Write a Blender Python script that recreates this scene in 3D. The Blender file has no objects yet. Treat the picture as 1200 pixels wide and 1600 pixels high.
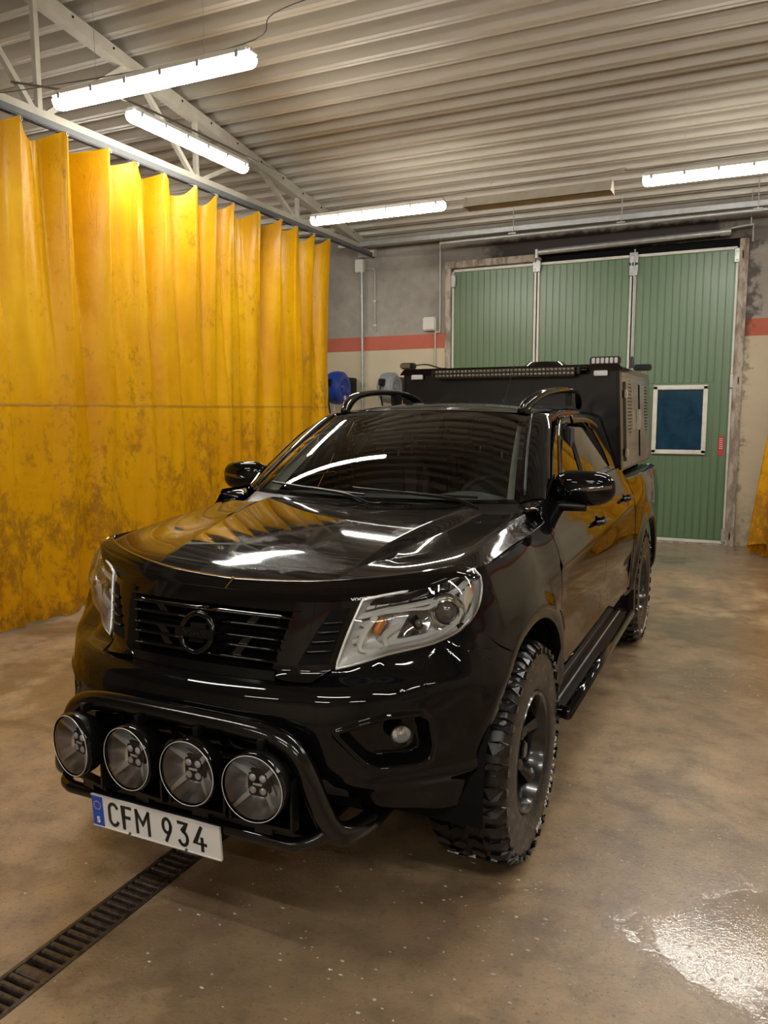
import bpy, bmesh, math, random
import numpy as np
from mathutils import Vector, Matrix
PI = math.pi
random.seed(4)
scene = bpy.context.scene
col = scene.collection

# ------------------------------------------------------------------ camera
cam_data = bpy.data.cameras.new('camera')
cam = bpy.data.objects.new('camera', cam_data); col.objects.link(cam)
_yaw, _pit, _rol = -.4403, .1259, -.0029
_f0 = np.array([math.sin(_yaw), math.cos(_yaw), 0]); _r0 = np.array([math.cos(_yaw), -math.sin(_yaw), 0]); _z0 = np.array([0, 0, 1.])
_f = _f0*math.cos(_pit)-_z0*math.sin(_pit); _u = _z0*math.cos(_pit)+_f0*math.sin(_pit)
_r = _r0*math.cos(_rol)+_u*math.sin(_rol); _u2 = -_r0*math.sin(_rol)+_u*math.cos(_rol)
cam.matrix_world = Matrix(((_r[0], _u2[0], -_f[0], 1.62), (_r[1], _u2[1], -_f[1], -2.80), (_r[2], _u2[2], -_f[2], 1.68), (0, 0, 0, 1)))
cam_data.sensor_fit = 'VERTICAL'; cam_data.sensor_height = 32; cam_data.lens = 32*1233/1600
cam_data.clip_start = .05; cam_data.clip_end = 200
scene.camera = cam

# ------------------------------------------------------------------ world, exposure
world = bpy.data.worlds.new('world'); scene.world = world; world.use_nodes = True
world.node_tree.nodes['Background'].inputs[0].default_value = (.17, .29, .38, 1)     # dusk sky outside the door window
world.node_tree.nodes['Background'].inputs[1].default_value = .55
scene.view_settings.view_transform = 'Standard'; scene.view_settings.look = 'None'
scene.view_settings.gamma = 1; scene.view_settings.exposure = 0.52
LAMP = 52.0
try:
    scene.cycles.max_bounces = 8; scene.cycles.transparent_max_bounces = 12
    scene.cycles.sample_clamp_indirect = 6; scene.cycles.caustics_reflective = False; scene.cycles.caustics_refractive = False
except Exception: pass

# ------------------------------------------------------------------ node helpers
def newmat(name):
    m = bpy.data.materials.new(name); m.use_nodes = True
    nt = m.node_tree; b = nt.nodes['Principled BSDF']; return m, nt, b
def N(nt, t, **kw):
    n = nt.nodes.new(t)
    for k, v in kw.items():
        if k in n.inputs: n.inputs[k].default_value = v
        else: setattr(n, k, v)
    return n
def L(nt, a, ao, b, bi): nt.links.new(a.outputs[ao], b.inputs[bi])
def ramp(nt, stops, interp='LINEAR'):
    r = nt.nodes.new('ShaderNodeValToRGB'); cr = r.color_ramp; cr.interpolation = interp
    while len(cr.elements) < len(stops): cr.elements.new(.5)
    for e, (p, c) in zip(cr.elements, stops):
        e.position = p; e.color = (c, c, c, 1) if isinstance(c, (int, float)) else (*c, 1)
    return r
def coords(nt, scale=(1, 1, 1), loc=(0, 0, 0), kind='Object'):
    t = nt.nodes.new('ShaderNodeTexCoord'); m = nt.nodes.new('ShaderNodeMapping')
    m.inputs['Scale'].default_value = scale; m.inputs['Location'].default_value = loc
    nt.links.new(t.outputs[kind], m.inputs['Vector']); return m
def noise(nt, src, scale, detail=4, rough=.6, dist=0):
    n = N(nt, 'ShaderNodeTexNoise', Scale=scale, Detail=detail, Roughness=rough, Distortion=dist)
    nt.links.new(src.outputs[0], n.inputs['Vector']); return n
def mixc(nt, fac, a, b, mode='MIX'):
    m = nt.nodes.new('ShaderNodeMix'); m.data_type = 'RGBA'; m.blend_type = mode
    def put(i, v):
        if isinstance(v, tuple): m.inputs[i].default_value = (*v, 1) if len(v) == 3 else v
        elif isinstance(v, (int, float)): m.inputs[i].default_value = v
        else: nt.links.new(v, m.inputs[i])
    put(0, fac); put(6, a); put(7, b); return m.outputs[2]
def mth(nt, op, a, b=None, clamp=False):
    m = nt.nodes.new('ShaderNodeMath'); m.operation = op; m.use_clamp = clamp
    for i, v in enumerate((a, b)):
        if v is None: continue
        if isinstance(v, (int, float)): m.inputs[i].default_value = v
        else: nt.links.new(v, m.inputs[i])
    return m.outputs[0]
def bump(nt, b, src, strength, dist=.01):
    n = N(nt, 'ShaderNodeBump', Strength=strength, Distance=dist); nt.links.new(src, n.inputs['Height']); nt.links.new(n.outputs[0], b.inputs['Normal']); return n
def simple(name, c, rough=.5, metal=0, coat=0, noise_amt=.0, nscale=20, bumpy=0, spec=.5):
    m, nt, b = newmat(name)
    b.inputs['Base Color'].default_value = (*c, 1); b.inputs['Roughness'].default_value = rough; b.inputs['Metallic'].default_value = metal
    b.inputs['Coat Weight'].default_value = coat; b.inputs['Coat Roughness'].default_value = .03; b.inputs['Specular IOR Level'].default_value = spec
    if noise_amt or bumpy:
        n = noise(nt, coords(nt), nscale, 5)
        if noise_amt:
            r = ramp(nt, [(.3, tuple(x*(1-noise_amt) for x in c)), (.7, tuple(min(1, x*(1+noise_amt)) for x in c))]); L(nt, n, 0, r, 0); L(nt, r, 0, b, 'Base Color')
            rr = ramp(nt, [(.3, max(0, rough-.08)), (.7, min(1, rough+.12))]); L(nt, n, 0, rr, 0); L(nt, rr, 0, b, 'Roughness')
        if bumpy: bump(nt, b, n.outputs[0], bumpy, .004)
    return m

# paint: gloss black with fine water beads
def paint(name, c, droplets=.25, rough=.035, dropscale=260):
    m, nt, b = newmat(name)
    b.inputs['Base Color'].default_value = (*c, 1); b.inputs['Roughness'].default_value = rough
    b.inputs['Coat Weight'].default_value = 0; b.inputs['IOR'].default_value = 1.38
    if droplets:
        v = N(nt, 'ShaderNodeTexVoronoi', Scale=dropscale); mp = coords(nt); L(nt, mp, 0, v, 'Vector')
        r = ramp(nt, [(.0, 1.), (.32, 0.)]); L(nt, v, 'Distance', r, 0)
        patch = noise(nt, mp, 3.0, 3); pr = ramp(nt, [(.52, 0.), (.75, 1.)]); L(nt, patch, 0, pr, 0)
        h = mth(nt, 'MULTIPLY', r.outputs[0], pr.outputs[0])
        bp = N(nt, 'ShaderNodeBump', Strength=droplets, Distance=.0012); nt.links.new(h, bp.inputs['Height'])
        L(nt, bp, 0, b, 'Normal')
    return m
M = {}
M['paint'] = paint('black_paint', (.0025, .0025, .003), 0)
M['paint_wet'] = paint('black_paint_beaded', (.0035, .0035, .004), .30)
M['guard'] = paint('smoked_acrylic', (.002, .002, .002), .8, .05, 160)
M['plastic'] = simple('black_plastic', (.0035, .0035, .0035), .34, spec=.35)
M['gloss_plastic'] = simple('gloss_black_plastic', (.002, .002, .0022), .07, spec=.42)
M['dark'] = simple('dark_void', (.0025, .0025, .0025), .8, spec=.15)
M['tube'] = simple('black_powdercoat', (.002, .002, .0022), .13, bumpy=.02, nscale=60)
M['rubber'] = simple('wet_rubber', (.005, .005, .0055), .20, noise_amt=.3, nscale=40, bumpy=.15)
M['sidewall'] = simple('rubber_sidewall', (.008, .0078, .0075), .30, noise_amt=.25, nscale=25)
M['rim'] = simple('satin_black_alloy', (.006, .006, .0065), .22, coat=.4)
M['letter'] = simple('grey_tyre_lettering', (.62, .61, .58), .5)
M['chrome'] = simple('chrome', (.75, .75, .74), .07, metal=1)
M['silver'] = simple('silver_plastic', (.78, .78, .76), .22, metal=.25)
M['reflector'] = simple('lamp_reflector', (.85, .85, .85), .22, metal=.92)
M['reflector_dark'] = simple('lamp_reflector_dark', (.20, .20, .21), .10, metal=1)
M['bezel'] = simple('lamp_bezel_grey', (.62, .62, .61), .30, metal=.1)
M['amber'] = simple('amber_bulb', (.60, .20, .03), .2, coat=.5)
M['led'] = simple('led_dome', (.62, .62, .64), .08, metal=.2, coat=1)
M['led_warm'] = simple('led_warm', (.12, .095, .055), .22, coat=.5)
M['steel'] = simple('galvanised_steel', (.42, .43, .43), .42, metal=.6, noise_amt=.15, nscale=14)
M['mirror_steel'] = simple('polished_dark_panel', (.15, .15, .14), .08, metal=1)
M['box_black'] = simple('canopy_black', (.004, .0035, .004), .22)
M['cream_paint'] = simple('cream_steel_paint', (.42, .39, .32), .45, noise_amt=.12, nscale=8)
M['white_pl'] = simple('white_plastic', (.62, .61, .56), .4)
M['white_frame'] = simple('white_door_trim', (.60, .59, .54), .35, noise_amt=.12, nscale=9)
M['pipe'] = simple('cream_conduit', (.40, .38, .33), .4)
M['blue'] = simple('blue_reel', (.012, .045, .30), .32)
M['grey_reel'] = simple('grey_reel', (.20, .22, .24), .4)
M['red'] = simple('red_label', (.50, .03, .03), .4)
M['dashb'] = simple('dashboard_grey', (.19, .22, .21), .6)
M['seat'] = simple('seat_fabric', (.015, .015, .016), .8)
M['seat_grey'] = simple('grey_trim', (.42, .45, .39), .6)
M['plate_white'] = simple('plate_white', (.66, .66, .66), .3)
M['plate_blue'] = simple('plate_blue', (.01, .06, .45), .3)
M['plate_black'] = simple('plate_black', (.008, .008, .008), .35)
M['white_print'] = simple('white_print', (.75, .75, .75), .4)
M['yellow_print'] = simple('yellow_print', (.8, .6, .1), .4)
M['cable'] = simple('grey_cable', (.09, .08, .07), .5)
M['grate'] = simple('drain_cast_iron', (.045, .032, .024), .28, noise_amt=.5, nscale=22, bumpy=.4)
M['orange'] = simple('orange_handle', (.75, .16, .02), .4)

def glass(name, tint, refl=1.0, ior=1.5):
    m, nt, b = newmat(name); nt.nodes.remove(b)
    out = nt.nodes['Material Output']
    tr = N(nt, 'ShaderNodeBsdfTransparent'); tr.inputs[0].default_value = (*tint, 1)
    gl = N(nt, 'ShaderNodeBsdfGlossy', Roughness=.01); gl.inputs[0].default_value = (refl, refl, refl, 1)
    fr = N(nt, 'ShaderNodeFresnel', IOR=ior); mx = nt.nodes.new('ShaderNodeMixShader')
    L(nt, fr, 0, mx, 0); L(nt, tr, 0, mx, 1); L(nt, gl, 0, mx, 2); L(nt, mx, 0, out, 0); return m
M['windshield'] = glass('windshield_glass', (.80, .84, .81), 1, 1.55)
M['side_glass'] = glass('tinted_side_glass', (.22, .22, .20), 1, 1.7)
M['front_side_glass'] = glass('front_side_glass', (.60, .62, .58), 1, 1.65)
M['lens'] = glass('clear_lens', (.93, .93, .92), 1, 1.45)
M['lamp_lens'] = glass('driving_lamp_lens', (.86, .86, .86), 1, 1.5)

def emit(name, c, s):
    m, nt, b = newmat(name); nt.nodes.remove(b)
    e = N(nt, 'ShaderNodeEmission', Strength=s); e.inputs[0].default_value = (*c, 1)
    L(nt, e, 0, nt.nodes['Material Output'], 0); return m
M['tube_light'] = emit('fluorescent_light', (1, .965, .88), LAMP)

# floor: brown wet concrete
def floor_mat():
    m, nt, b = newmat('wet_brown_concrete'); mp = coords(nt)
    t = nt.nodes.new('ShaderNodeTexCoord')
    def blob(x, y, rx, ry, k=1.):
        mm = nt.nodes.new('ShaderNodeMapping'); mm.inputs['Location'].default_value = (-x/rx, -y/ry, 0); mm.inputs['Scale'].default_value = (1/rx, 1/ry, 0); L(nt, t, 'Object', mm, 0)
        ln = N(nt, 'ShaderNodeVectorMath', operation='LENGTH'); L(nt, mm, 0, ln, 0)
        r = nt.nodes.new('ShaderNodeMapRange'); r.interpolation_type = 'SMOOTHSTEP'; r.inputs[1].default_value = 1.0; r.inputs[2].default_value = 0.; r.inputs[3].default_value = 0; r.inputs[4].default_value = k
        nt.links.new(ln.outputs['Value'], r.inputs[0]); return r.outputs[0]
    big = noise(nt, mp, .8, 6, .6, .4); med = noise(nt, mp, 6, 8, .65); fine = noise(nt, mp, 60, 4, .7)
    c1 = ramp(nt, [(.30, (.225, .148, .082)), (.5, (.325, .226, .135)), (.70, (.44, .32, .195))]); L(nt, big, 0, c1, 0)
    c2 = ramp(nt, [(.30, (.55, .56, .58)), (.5, (1.0, 1.0, 1.0)), (.72, (1.3, 1.26, 1.18))]); L(nt, med, 0, c2, 0)
    c = mixc(nt, 1.0, c1.outputs[0], c2.outputs[0], 'MULTIPLY')
    sp = ramp(nt, [(.34, (.30, .30, .30)), (.44, (1, 1, 1))]); L(nt, fine, 0, sp, 0)
    c = mixc(nt, .6, c, sp.outputs[0], 'MULTIPLY')
    wet = noise(nt, mp, .9, 6, .6, .8)
    w = mth(nt, 'ADD', wet.outputs[0], blob(1.40, -.25, 1.25, 1.1, .24)); w = mth(nt, 'ADD', w, blob(1.5, 2.5, 1.1, 1.0, .14)); w = mth(nt, 'ADD', w, blob(.3, -.9, 1.3, 1.0, .10)); w = mth(nt, 'ADD', w, blob(1.2, 6.8, 2.6, 1.2, .22))
    dk = nt.nodes.new('ShaderNodeMath'); dk.operation = 'ADD'; nt.links.new(mth(nt, 'ADD', wet.outputs[0], blob(.55, -.75, 1.0, .75, .20)), dk.inputs[0]); dk.inputs[1].default_value = 0
    dkr = ramp(nt, [(.52, .0), (.56, 1.)]); L(nt, dk, 0, dkr, 0)
    wr = ramp(nt, [(.42, .0), (.60, 1.)]); nt.links.new(w, wr.inputs[0])
    c = mixc(nt, mth(nt, 'MULTIPLY', wr.outputs[0], .25), c, (.10, .062, .032)); c = mixc(nt, mth(nt, 'MULTIPLY', dkr.outputs[0], .42), c, (.12, .082, .050))
    nt.links.new(c, b.inputs['Base Color']); b.inputs['Roughness'].default_value = .42
    rr = ramp(nt, [(.0, .50), (1., .30)]); L(nt, wr, 0, rr, 0); L(nt, rr, 0, b, 'Roughness')
    b.inputs['Coat Roughness'].default_value = .04; b.inputs['Coat IOR'].default_value = 1.38
    cw = ramp(nt, [(0., .12), (1., 1.)]); L(nt, wr, 0, cw, 0); L(nt, cw, 0, b, 'Coat Weight')
    pud = ramp(nt, [(.70, 1.), (.79, .10)]); nt.links.new(w, pud.inputs[0])     # still puddles are flat, thin film is grainy
    grain = noise(nt, mp, 95, 2, .6); rip = noise(nt, mp, 21, 4, .6)
    h = mth(nt, 'ADD', mth(nt, 'MULTIPLY', grain.outputs[0], .5), mth(nt, 'MULTIPLY', rip.outputs[0], .55)); h = mth(nt, 'MULTIPLY', h, pud.outputs[0])
    bp = N(nt, 'ShaderNodeBump', Strength=1., Distance=.010); nt.links.new(h, bp.inputs['Height']); L(nt, bp, 0, b, 'Coat Normal')
    h2 = mth(nt, 'ADD', mth(nt, 'MULTIPLY', fine.outputs[0], .4), mth(nt, 'MULTIPLY', med.outputs[0], .8)); bump(nt, b, h2, .35, .008)
    return m
M['floor'] = floor_mat()

def wall_mat():
    m, nt, b = newmat('concrete_wall_with_stripe'); mp = coords(nt)
    t = nt.nodes.new('ShaderNodeTexCoord'); sx = nt.nodes.new('ShaderNodeSeparateXYZ'); L(nt, t, 'Object', sx, 0)
    big = noise(nt, mp, 1.3, 8, .62); med = noise(nt, mp, 9, 6, .65)
    conc = ramp(nt, [(.28, (.21, .19, .165)), (.5, (.30, .275, .245)), (.75, (.39, .365, .325))]); L(nt, big, 0, conc, 0)
    cm = ramp(nt, [(.3, .88), (.7, 1.06)]); L(nt, med, 0, cm, 0)
    conc2 = mixc(nt, 1., conc.outputs[0], cm.outputs[0], 'MULTIPLY')
    cream = ramp(nt, [(.3, (.47, .40, .28)), (.7, (.56, .49, .36))]); L(nt, big, 0, cream, 0)
    red = ramp(nt, [(.3, (.40, .095, .058)), (.7, (.48, .125, .078))]); L(nt, big, 0, red, 0)
    z = sx.outputs[2]
    f1 = mth(nt, 'GREATER_THAN', z, 2.585); f2 = mth(nt, 'GREATER_THAN', z, 2.79)
    c = mixc(nt, f1, cream.outputs[0], red.outputs[0]); c = mixc(nt, f2, c, conc2)
    # dirt low on the wall
    lowz = nt.nodes.new('ShaderNodeMapRange'); lowz.inputs[1].default_value = .9; lowz.inputs[2].default_value = .0; lowz.inputs[3].default_value = 0; lowz.inputs[4].default_value = 1.1
    nt.links.new(z, lowz.inputs[0])
    dr = ramp(nt, [(.40, 0.), (.62, 1.)]); L(nt, med, 0, dr, 0)
    d = mth(nt, 'MULTIPLY', lowz.outputs[0], dr.outputs[0], True); c = mixc(nt, mth(nt, 'MULTIPLY', d, .6), c, (.16, .12, .08))
    # soot stain above the big door and beside its frame
    def bandf(v, lo, hi, soft):
        a = nt.nodes.new('ShaderNodeMapRange'); a.interpolation_type = 'SMOOTHSTEP'; a.inputs[1].default_value = lo-soft; a.inputs[2].default_value = lo+soft; nt.links.new(v, a.inputs[0])
        e = nt.nodes.new('ShaderNodeMapRange'); e.interpolation_type = 'SMOOTHSTEP'; e.inputs[1].default_value = hi+soft; e.inputs[2].default_value = hi-soft; nt.links.new(v, e.inputs[0])
        return mth(nt, 'MULTIPLY', a.outputs[0], e.outputs[0])
    wob = mth(nt, 'MULTIPLY', mth(nt, 'SUBTRACT', med.outputs[0], .5), .22)
    zz = mth(nt, 'ADD', z, wob); xx = mth(nt, 'ADD', sx.outputs[0], mth(nt, 'MULTIPLY', wob, 3.))
    s1 = mth(nt, 'MULTIPLY', bandf(xx, -1.9, 1.25, .25), bandf(zz, 3.70, 4.02, .06))
    s2 = mth(nt, 'MULTIPLY', mth(nt, 'MULTIPLY', bandf(xx, 1.30, 1.50, .07), bandf(z, 2.5, 4.0, .3)), .75)
    s3 = mth(nt, 'MULTIPLY', mth(nt, 'MULTIPLY', bandf(xx, -2.8, 2.0, .3), bandf(z, 3.66, 4.2, .1)), .45)
    s4 = mth(nt, 'MULTIPLY', mth(nt, 'MULTIPLY', bandf(xx, 1.34, 1.42, .05), bandf(z, -.2, 2.6, .05)), .6)
    s = mth(nt, 'MAXIMUM', mth(nt, 'MAXIMUM', mth(nt, 'MAXIMUM', s1, s2), s3), s4)
    c = mixc(nt, mth(nt, 'MULTIPLY', s, .95), c, (.012, .010, .011))
    nt.links.new(c, b.inputs['Base Color']); b.inputs['Roughness'].default_value = .75
    bump(nt, b, med.outputs[0], .25, .01); return m
M['wall'] = wall_mat()

def ceiling_mat():
    m, nt, b = newmat('corrugated_cream_steel'); mp = coords(nt, (.25, 1, 1))
    n = noise(nt, mp, 3, 6, .6); r = ramp(nt, [(.3, (.36, .325, .265)), (.7, (.45, .41, .34))]); L(nt, n, 0, r, 0)
    L(nt, r, 0, b, 'Base Color'); b.inputs['Roughness'].default_value = .38; b.inputs['Specular IOR Level'].default_value = .6
    n2 = noise(nt, coords(nt), 5, 3); rr = ramp(nt, [(.3, .30), (.7, .5)]); L(nt, n2, 0, rr, 0); L(nt, rr, 0, b, 'Roughness'); return m
M['ceiling'] = ceiling_mat()

def curtain_mat():
    m, nt, b = newmat('yellow_vinyl'); mp = coords(nt)
    t = nt.nodes.new('ShaderNodeTexCoord'); sx = nt.nodes.new('ShaderNodeSeparateXYZ'); L(nt, t, 'Object', sx, 0)
    big = noise(nt, mp, 1.6, 5, .6); r = ramp(nt, [(.3, (.60, .275, .001)), (.55, (.68, .35, .001)), (.75, (.73, .41, .003))]); L(nt, big, 0, r, 0)
    hz = nt.nodes.new('ShaderNodeMapRange'); hz.inputs[1].default_value = 2.3; hz.inputs[2].default_value = 0; hz.inputs[3].default_value = 0; hz.inputs[4].default_value = 1
    L(nt, sx, 2, hz, 0)
    gr = noise(nt, coords(nt, (1, 1, .7)), 13, 9, .80, .2); blot = noise(nt, mp, 1.9, 4, .6)
    v = mth(nt, 'ADD', gr.outputs[0], mth(nt, 'MULTIPLY', blot.outputs[0], .55))
    v = mth(nt, 'ADD', v, mth(nt, 'MULTIPLY', hz.outputs[0], .17))
    dr = ramp(nt, [(.87, 0.), (1.08, 1.)]); nt.links.new(v, dr.inputs[0])
    c = mixc(nt, mth(nt, 'MULTIPLY', dr.outputs[0], .55), r.outputs[0], (.16, .075, .012))
    fine = noise(nt, coords(nt, (1, 1, .5)), 42, 5, .75); v2 = mth(nt, 'ADD', fine.outputs[0], mth(nt, 'MULTIPLY', hz.outputs[0], .10))
    v2 = mth(nt, 'ADD', v2, mth(nt, 'MULTIPLY', mth(nt, 'SUBTRACT', blot.outputs[0], .5), .3))
    sr = ramp(nt, [(.69, 0.), (.76, 1.)]); nt.links.new(v2, sr.inputs[0])
    c = mixc(nt, mth(nt, 'MULTIPLY', sr.outputs[0], .8), c, (.05, .03, .01))
    hue = mth(nt, 'MULTIPLY', hz.outputs[0], .55, True); c = mixc(nt, hue, c, (.68, .30, .001), 'MIX')
    c = mixc(nt, mth(nt, 'MULTIPLY', mth(nt, 'MULTIPLY', dr.outputs[0], hz.outputs[0], True), .5), c, (.13, .07, .015))
    nt.links.new(c, b.inputs['Base Color']); b.inputs['Roughness'].default_value = .36; b.inputs['Specular IOR Level'].default_value = .28
    tl = N(nt, 'ShaderNodeBsdfTranslucent'); nt.links.new(c, tl.inputs[0])
    mx = nt.nodes.new('ShaderNodeMixShader'); mx.inputs[0].default_value = .22
    L(nt, b, 0, mx, 1); L(nt, tl, 0, mx, 2); L(nt, mx, 0, nt.nodes['Material Output'], 0)
    wr = noise(nt, coords(nt, (1, 1, .45)), 7, 5, .6, .6); bump(nt, b, wr.outputs[0], .35, .03); return m
M['curtain'] = curtain_mat()

def green_mat():
    m, nt, b = newmat('green_door_steel'); n = noise(nt, coords(nt, (1, 1, .3), kind='Generated'), 3, 6)
    r = ramp(nt, [(.3, (.085, .150, .080)), (.7, (.115, .185, .105))]); L(nt, n, 0, r, 0); L(nt, r, 0, b, 'Base Color')
    b.inputs['Roughness'].default_value = .33; n2 = noise(nt, coords(nt), 5, 4); bump(nt, b, n2.outputs[0], .12, .01); return m
M['green'] = green_mat()
def rust_mat():
    m, nt, b = newmat('flaking_white_frame'); n = noise(nt, coords(nt, (1, 1, .35)), 12, 8, .62); r = ramp(nt, [(.44, (.42, .37, .31)), (.52, (.30, .245, .20)), (.70, (.13, .08, .05))]); L(nt, n, 0, r, 0)
    L(nt, r, 0, b, 'Base Color'); b.inputs['Roughness'].default_value = .7; bump(nt, b, n.outputs[0], .4, .006); return m
M['flaking'] = rust_mat()
def pane_mat():
    m, nt, b = newmat('frosted_blue_pane'); n = noise(nt, coords(nt), 9, 6, .7)
    r = ramp(nt, [(.3, (.006, .025, .045)), (.7, (.022, .070, .11))]); L(nt, n, 0, r, 0); L(nt, r, 0, b, 'Base Color'); b.inputs['Roughness'].default_value = .12
    tl = N(nt, 'ShaderNodeBsdfTranslucent'); tl.inputs[0].default_value = (.5, .6, .7, 1); mx = nt.nodes.new('ShaderNodeMixShader'); mx.inputs[0].default_value = .30
    L(nt, b, 0, mx, 1); L(nt, tl, 0, mx, 2); L(nt, mx, 0, nt.nodes['Material Output'], 0); return m
M['pane'] = pane_mat()

# ------------------------------------------------------------------ object helpers
def link(o, parent=None):
    col.objects.link(o)
    if parent is not None: o.parent = parent
    return o
def mesh_obj(name, verts, faces, mat, parent=None, smooth=False, loc=None):
    me = bpy.data.meshes.new(name); me.from_pydata([tuple(map(float, v)) for v in verts], [], faces); me.validate(); me.update()
    mats = mat if isinstance(mat, list) else [mat]
    for x in mats: me.materials.append(x)
    if smooth: me.polygons.foreach_set('use_smooth', [True]*len(me.polygons))
    o = bpy.data.objects.new(name, me)
    if loc: o.location = loc
    return link(o, parent)
def bm_obj(name, bm, mat, parent=None, smooth=False, angle=None):
    me = bpy.data.meshes.new(name); bm.normal_update(); bm.to_mesh(me); bm.free(); me.materials.append(mat)
    if smooth or angle:
        me.polygons.foreach_set('use_smooth', [True]*len(me.polygons))
        if angle: me.set_sharp_from_angle(angle=math.radians(angle))
    return link(bpy.data.objects.new(name, me), parent)
def thing(name, label, cat, loc=(0, 0, 0), group=None, rot=(0, 0, 0)):
    o = bpy.data.objects.new(name, None); col.objects.link(o); o.location = loc; o.rotation_euler = rot; o.empty_display_size = .1
    o['label'] = label; o['category'] = cat
    if group: o['group'] = group
    return o
def tag(o, label, cat, group=None):
    o['label'] = label; o['category'] = cat
    if group: o['group'] = group
    return o
def struct(o): o['kind'] = 'structure'; return o
def stuff(o): o['kind'] = 'stuff'; return o
def lab(o, t): o['label'] = t; return o
def bbox(bm, x0, x1, y0, y1, z0, z1, bev=0, seg=1):
    r = bmesh.ops.create_cube(bm, size=1); vs = r['verts']
    for v in vs: v.co = Vector(((x0+x1)/2+v.co.x*(x1-x0), (y0+y1)/2+v.co.y*(y1-y0), (z0+z1)/2+v.co.z*(z1-z0)))
    if bev:
        es = list({e for v in vs for e in v.link_edges})
        bmesh.ops.bevel(bm, geom=es, offset=bev, segments=seg, affect='EDGES')
def box(name, x0, x1, y0, y1, z0, z1, mat, parent=None, bev=0, seg=2):
    bm = bmesh.new(); bbox(bm, x0, x1, y0, y1, z0, z1, bev, seg); return bm_obj(name, bm, mat, parent, angle=40 if bev else None)
def cm(pts, n=8, closed=False):
    """Catmull-Rom through pts"""
    P = [np.array(p, float) for p in pts]; out = []
    if len(P) < 3: return [P[0]*(1-t)+P[1]*t for t in np.linspace(0, 1, n+1)]
    m = len(P); rng = range(m if closed else m-1)
    for i in rng:
        if closed: a, b, c, d = P[(i-1) % m], P[i], P[(i+1) % m], P[(i+2) % m]
        else: b, c = P[i], P[i+1]; a = P[i-1] if i > 0 else 2*b-c; d = P[i+2] if i+2 < m else 2*c-b
        for k in range(n):
            t = k/n; out.append(.5*((2*b)+(-a+c)*t+(2*a-5*b+4*c-d)*t*t+(-a+3*b-3*c+d)*t**3))
    if not closed: out.append(P[-1])
    return out
def tube_geo(path, rad, seg=12, closed=False, caps=True):
    """path: points; rad: number or list. returns verts, faces"""
    P = [Vector(p) for p in path]; n = len(P); V = []; F = []
    R_ = rad if isinstance(rad, (list, tuple)) else [rad]*n
    t0 = (P[1]-P[0]).normalized(); up = Vector((0, 0, 1)) if abs(t0.z) < .9 else Vector((0, 1, 0)); nrm = (up-t0*up.dot(t0)).normalized()
    for i in range(n):
        if closed: t = (P[(i+1) % n]-P[i-1]).normalized()
        else: t = ((P[i+1] if i < n-1 else P[i])-(P[i-1] if i > 0 else P[i])).normalized()
        nrm = (nrm-t*nrm.dot(t)).normalized(); bn = t.cross(nrm)
        for k in range(seg):
            a = 2*PI*k/seg; V.append(P[i]+(nrm*math.cos(a)+bn*math.sin(a))*R_[i])
    m = n if closed else n-1
    for i in range(m):
        for k in range(seg):
            a = i*seg+k; b = i*seg+(k+1) % seg; j = ((i+1) % n)*seg; F.append((a, b, j+(k+1) % seg, j+k))
    if caps and not closed: F.append(tuple(range(seg))[::-1]); F.append(tuple((n-1)*seg+k for k in range(seg)))
    return V, F
def tube(name, path, rad, mat, parent=None, seg=12, closed=False):
    V, F = tube_geo(path, rad, seg, closed); o = mesh_obj(name, V, F, mat, parent, True)
    o.data.set_sharp_from_angle(angle=math.radians(50)); return o
def merge(parts):
    V = []; F = []
    for v, f in parts:
        k = len(V); V += list(v); F += [tuple(i+k for i in q) for q in f]
    return V, F
def lathe(profile, seg=48, axis='x', center=(0, 0, 0), a0=0, a1=2*PI):
    """profile: (axial, radius)"""
    V = []; F = []; n = len(profile); full = abs(a1-a0-2*PI) < 1e-6; m = seg if full else seg+1
    for i in range(m):
        a = a0+(a1-a0)*i/seg; c, s = math.cos(a), math.sin(a)
        for ax, r in profile:
            p = (ax, r*c, r*s) if axis == 'x' else ((r*c, ax, r*s) if axis == 'y' else (r*c, r*s, ax))
            V.append((p[0]+center[0], p[1]+center[1], p[2]+center[2]))
    for i in range(seg):
        j = (i+1) % m
        for k in range(n-1): F.append((i*n+k, j*n+k, j*n+k+1, i*n+k+1))
    return V, F
def lathe_obj(name, profile, mat, parent=None, seg=48, axis='x', center=(0, 0, 0), angle=35):
    V, F = lathe(profile, seg, axis, center); o = mesh_obj(name, V, F, mat, parent, True)
    bm = bmesh.new(); bm.from_mesh(o.data); bmesh.ops.remove_doubles(bm, verts=bm.verts, dist=1e-5); bmesh.ops.recalc_face_normals(bm, faces=bm.faces); bm.to_mesh(o.data); bm.free()
    o.data.set_sharp_from_angle(angle=math.radians(angle)); return o
def prism(name, outline, depth, mat, parent=None, bev=0, M4=None):
    """outline: 2D list; extruded from z=0 to z=depth, then transformed by M4"""
    bm = bmesh.new(); vs = [bm.verts.new((p[0], p[1], 0)) for p in outline]; f = bm.faces.new(vs)
    r = bmesh.ops.extrude_face_region(bm, geom=[f]); 
    for e in r['geom']:
        if isinstance(e, bmesh.types.BMVert): e.co.z += depth
    bmesh.ops.recalc_face_normals(bm, faces=bm.faces)
    if bev: bmesh.ops.bevel(bm, geom=list(bm.edges), offset=bev, segments=2, affect='EDGES')
    if M4 is not None: bmesh.ops.transform(bm, matrix=M4, verts=bm.verts)
    return bm_obj(name, bm, mat, parent, angle=35 if bev else None)
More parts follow.
